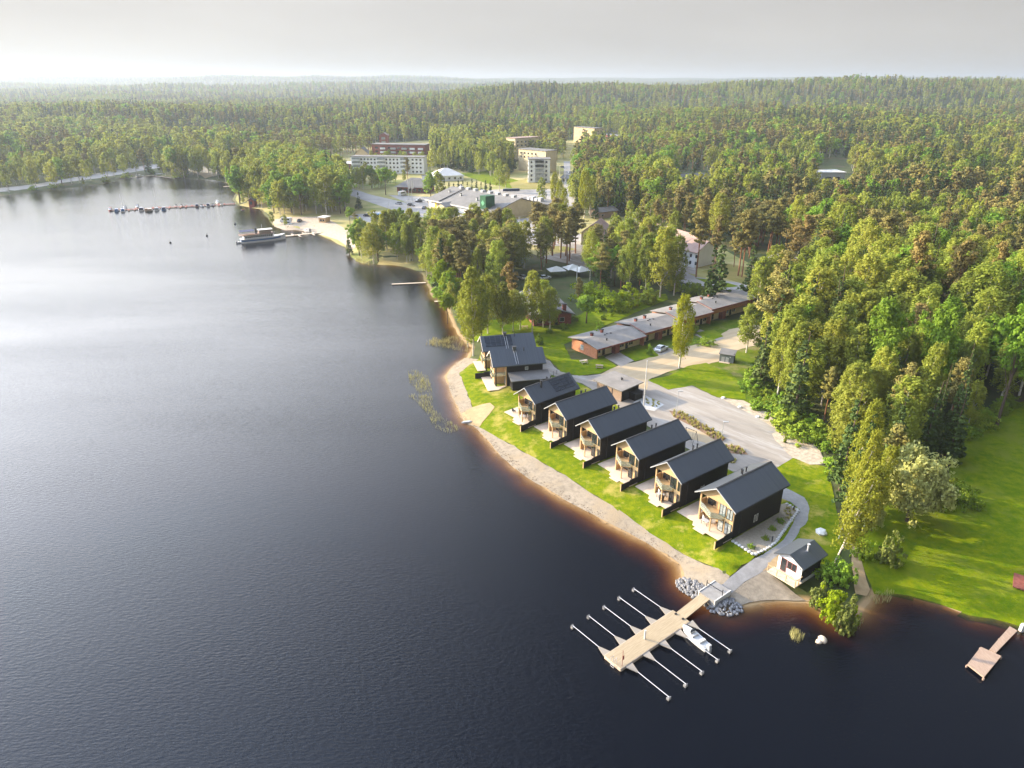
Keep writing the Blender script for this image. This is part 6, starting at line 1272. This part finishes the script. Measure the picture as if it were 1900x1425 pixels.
print("individual trees", n_ind, "rest", len(rest), "far", len(far), round(time.time() - T0, 1))

# the remaining woods: one object, trees instanced on points
protocol = bpy.data.collections.new("tree_kinds")
order = []
for lod in (1, 2):
    for k in ('aspen', 'birch', 'pine', 'spruce'):
        for i, (cm, tm) in enumerate(PRO[(k, lod)]):
            vc = np.empty(len(cm.vertices) * 3, np.float32); cm.vertices.foreach_get("co", vc); vt = np.empty(len(tm.vertices) * 3, np.float32); tm.vertices.foreach_get("co", vt)
            fc = [tuple(p.vertices) for p in cm.polygons]; ft = [tuple(v + len(cm.vertices) for v in p.vertices) for p in tm.polygons]
            me = bpy.data.meshes.new("far_tree"); me.from_pydata(np.concatenate([vc, vt]).reshape(-1, 3).tolist(), [], fc + ft)
            me.materials.append(cm.materials[0]); me.materials.append(tm.materials[0])
            mi = np.zeros(len(fc) + len(ft), np.int32); mi[len(fc):] = 1; me.polygons.foreach_set("material_index", mi); me.update()
            o = bpy.data.objects.new(f"{len(order):02d}_far_tree", me); protocol.objects.link(o); order.append((lod, k))
def wood(name, pts, seed):
    rs = np.random.default_rng(seed); V = []; ID = []; SC = []; RO = []
    for (k, x, y, H, z) in pts:
        lod = 1 if y < 620 else 2; opts = [i for i, o in enumerate(order) if o == (lod, k if k != 'bush' else 'aspen')]
        V.append((x, y, z)); ID.append(opts[rs.integers(len(opts))]); s = H / REFH[k][0] if k != 'bush' else H / 15; w = s * rs.uniform(1.0, 1.45); SC.append((w, w, s)); RO.append(rs.random() * 6.283)
    me = bpy.data.meshes.new(name); me.from_pydata(V, [], [])
    a = me.attributes.new("kid", 'INT', 'POINT'); a.data.foreach_set("value", np.array(ID, np.int32)); a = me.attributes.new("sc", 'FLOAT_VECTOR', 'POINT'); a.data.foreach_set("vector", np.array(SC, np.float32).ravel())
    a = me.attributes.new("ro", 'FLOAT', 'POINT'); a.data.foreach_set("value", np.array(RO, np.float32))
    o = bpy.data.objects.new(name, me); COL.objects.link(o); o["kind"] = "stuff"
    ng = bpy.data.node_groups.new(name, 'GeometryNodeTree'); ng.interface.new_socket("Geometry", in_out='INPUT', socket_type='NodeSocketGeometry'); ng.interface.new_socket("Geometry", in_out='OUTPUT', socket_type='NodeSocketGeometry')
    n, l = ng.nodes, ng.links; gi = n.new("NodeGroupInput"); go = n.new("NodeGroupOutput"); ip = n.new("GeometryNodeInstanceOnPoints"); ci = n.new("GeometryNodeCollectionInfo")
    ci.inputs[0].default_value = protocol; ci.inputs["Separate Children"].default_value = True; ci.inputs["Reset Children"].default_value = True
    def na(nm, ty):
        q = n.new("GeometryNodeInputNamedAttribute"); q.data_type = ty; q.inputs[0].default_value = nm; return q.outputs[0]
    l.new(gi.outputs[0], ip.inputs["Points"]); l.new(ci.outputs[0], ip.inputs["Instance"]); ip.inputs["Pick Instance"].default_value = True; l.new(na("kid", 'INT'), ip.inputs["Instance Index"])
    cv = n.new("ShaderNodeCombineXYZ"); l.new(na("ro", 'FLOAT'), cv.inputs[2]); l.new(cv.outputs[0], ip.inputs["Rotation"]); l.new(na("sc", 'FLOAT_VECTOR'), ip.inputs["Scale"]); l.new(ip.outputs[0], go.inputs[0])
    md = o.modifiers.new("trees", 'NODES'); md.node_group = ng; return o
o = wood("town_and_shore_wood", rest, 1); tag(o, "dense mixed wood filling the middle distance behind the nearer trees", "forest")
o = wood("distant_forest", far, 2); tag(o, "unbroken forest covering the hills to the horizon", "forest")

# ------------------------------------------------------------------ reeds and tufts
def reeds(name, label, polys, n, h, seed, lod=.05):
    rs = np.random.default_rng(seed); V = []; Fq = []
    for pg in polys:
        pw_ = [tuple(at(a, b, 0).xy) for a, b in pg]; xs = [p[0] for p in pw_]; ys = [p[1] for p in pw_]; cnt = 0
        while cnt < n:
            x = rs.uniform(min(xs), max(xs), 400); y = rs.uniform(min(ys), max(ys), 400); dens = vnoise(x, y, 1.7, 5) * .6 + vnoise(x, y, 4, 6) * .4
            ok = inpoly(x, y, pw_) & (dens > rs.uniform(.25, .75, 400))
            for a, b in zip(x[ok], y[ok]):
                hh = h * rs.uniform(.5, 1.1); t = rs.uniform(0, 3.14); dx, dy = math.cos(t) * lod, math.sin(t) * lod; lx, ly = rs.normal() * .12 * hh, rs.normal() * .12 * hh; k = len(V)
                V += [(a - dx, b - dy, -.3), (a + dx, b + dy, -.3), (a + dx * .4 + lx, b + dy * .4 + ly, hh), (a - dx * .4 + lx, b - dy * .4 + ly, hh)]; Fq.append((k, k + 1, k + 2, k + 3)); cnt += 1
    me = np_mesh(name, V, Fq, M['reed']); o = bpy.data.objects.new(name, me); COL.objects.link(o); o["kind"] = "stuff"; tag(o, label, "reeds")
reeds("reed_bed", "yellowish reeds standing in the shallows off the lakefront row", [[(757, 690), (775, 688), (795, 700), (803, 730), (803, 760), (830, 780), (855, 795), (835, 806), (808, 795), (790, 765), (772, 745), (757, 735), (778, 730), (760, 710)]], 1300, .6, 1, .028)
reeds("shore_reeds", "reeds at the shore below the bright birches", [[(785, 640), (805, 628), (850, 624), (868, 640), (870, 655), (845, 650), (820, 645)], [(655, 470), (665, 478), (690, 486), (685, 492), (660, 484)]], 600, .8, 2, .04)
reeds("point_reeds", "sparse reeds around the wooded point and the park shore", [[(1600, 1110), (1625, 1100), (1660, 1096), (1650, 1118), (1615, 1122)], [(1545, 1158), (1590, 1152), (1605, 1150), (1590, 1175), (1560, 1172)], [(1470, 1168), (1480, 1172), (1492, 1184), (1482, 1194), (1470, 1188), (1464, 1178)]], 140, .7, 3, .03)
def tufts(name, label, polys, sp, h, seed, m='tuft'):
    rs = np.random.default_rng(seed); V = []; Fq = []
    for pg in polys:
        w_ = pxp(*pg); X_, Y_ = scatter(sp, w_, seed=seed, usex=False, sdmin=0)
        for x, y in zip(X_, Y_):
            z = gz(x, y)
            for j in range(34):
                a = rs.random() * 6.283; r = rs.uniform(.05, .35); hh = h * rs.uniform(.5, 1); k = len(V); dx, dy = -math.sin(a) * .07, math.cos(a) * .07; cx, cy = x + math.cos(a) * .06, y + math.sin(a) * .06; ex, ey = x + math.cos(a) * r, y + math.sin(a) * r
                V += [(cx - dx, cy - dy, z), (cx + dx, cy + dy, z), (ex + dx * .5, ey + dy * .5, z + hh), (ex - dx * .5, ey - dy * .5, z + hh)]; Fq.append((k, k + 1, k + 2, k + 3))
    me = np_mesh(name, V, Fq, M[m]); o = bpy.data.objects.new(name, me); COL.objects.link(o); o["kind"] = "stuff"; tag(o, label, "grass")
def specks(name, label, seed):
    rs = np.random.default_rng(seed); V = []; Fq = []
    pts = [at(p[0], p[1], .3).xy for p in [(862, 668), (842, 684), (835, 702), (842, 727), (858, 760), (868, 781), (884, 792), (906, 810), (936, 846), (966, 870), (1005, 896), (1064, 931), (1134, 967), (1204, 1002), (1243, 1026), (1268, 1046)]]
    for a, b in zip(pts, pts[1:]):
        for i in range(int((b - a).length * 9)):
            c = a.lerp(b, rs.random()); x, y = c.x + rs.normal() * .5, c.y + rs.normal() * .5; z = gz(x, y) + .09; r = rs.uniform(.03, .13); k = len(V)
            V += [(x - r, y, z), (x, y - r * .7, z), (x + r, y, z), (x, y + r * .7, z), (x, y, z + r)]; Fq += [(k, k + 1, k + 4), (k + 1, k + 2, k + 4), (k + 2, k + 3, k + 4), (k + 3, k, k + 4)]
    me = np_mesh(name, V, Fq, mat('dark_wrack', (.16, .11, .07), rough=.9), 3); o = bpy.data.objects.new(name, me); COL.objects.link(o); o["kind"] = "stuff"; tag(o, label, "debris")
specks("beach_debris", "line of dark twigs and pebbles along the beach", 9)
PL = [[(1241, 763), (1262, 765), (1300, 785), (1348, 814), (1336, 824), (1290, 795), (1250, 775)], [(1344, 826), (1372, 828), (1388, 845), (1352, 842)]]
for k, q in enumerate(PL): sheet("planting_bed", q, mat('bark_mulch', (.20, .12, .07), (.30, .2, .13), 2, .95, coords='World'), .1, step=1, jit=.05)
tufts("ornamental_grass", "straw-coloured ornamental grass in the planting beds by the gravel yard", PL, .85, .75, 4)
tufts("bed_plants", "dark low plants in the small beds behind the houses", [[(1200, 740), (1220, 744), (1230, 752), (1216, 757), (1198, 750)], [(1352, 850), (1372, 856), (1345, 868), (1330, 860)], [(1452, 938), (1476, 948), (1462, 965), (1446, 955)]], .8, .4, 5)
for k, (px, py, lb) in enumerate([(1393, 1013, "lowest low shrub in the rock garden"), (1420, 998, "second low shrub from the bottom of the rock garden"), (1433, 980, "third low shrub from the bottom of the rock garden"), (1448, 966, "topmost low shrub in the rock garden")]): ptree('bush', px, py + 4, py - 5, lb, 15)
ptree('bush', 1456, 822, 806, "single young sapling on the stony bank", 9)
# bell-shaped haze box round everything
hb = MB().box(-8400, 8400, -420, 9600, -60, max(74.0, float(GZ.max()) + 27)).mesh("haze", bpy.data.materials.new("haze")); hm = hb.materials[0]; hm.use_nodes = True
n, l = hm.node_tree.nodes, hm.node_tree.links; n.remove(n["Principled BSDF"]); pv = n.new("ShaderNodeVolumePrincipled")
pv.inputs["Color"].default_value = (.50, .58, .68, 1); pv.inputs["Density"].default_value = .00018; pv.inputs["Anisotropy"].default_value = .25; l.new(pv.outputs[0], n["Material Output"].inputs["Volume"])
hz_ = bpy.data.objects.new("haze", hb); COL.objects.link(hz_); hz_["kind"] = "stuff"; hz_["label"] = "pale summer haze hanging over lake and woods"; hz_["category"] = "haze"
print("done", round(time.time() - T0, 1), len(bpy.data.objects))
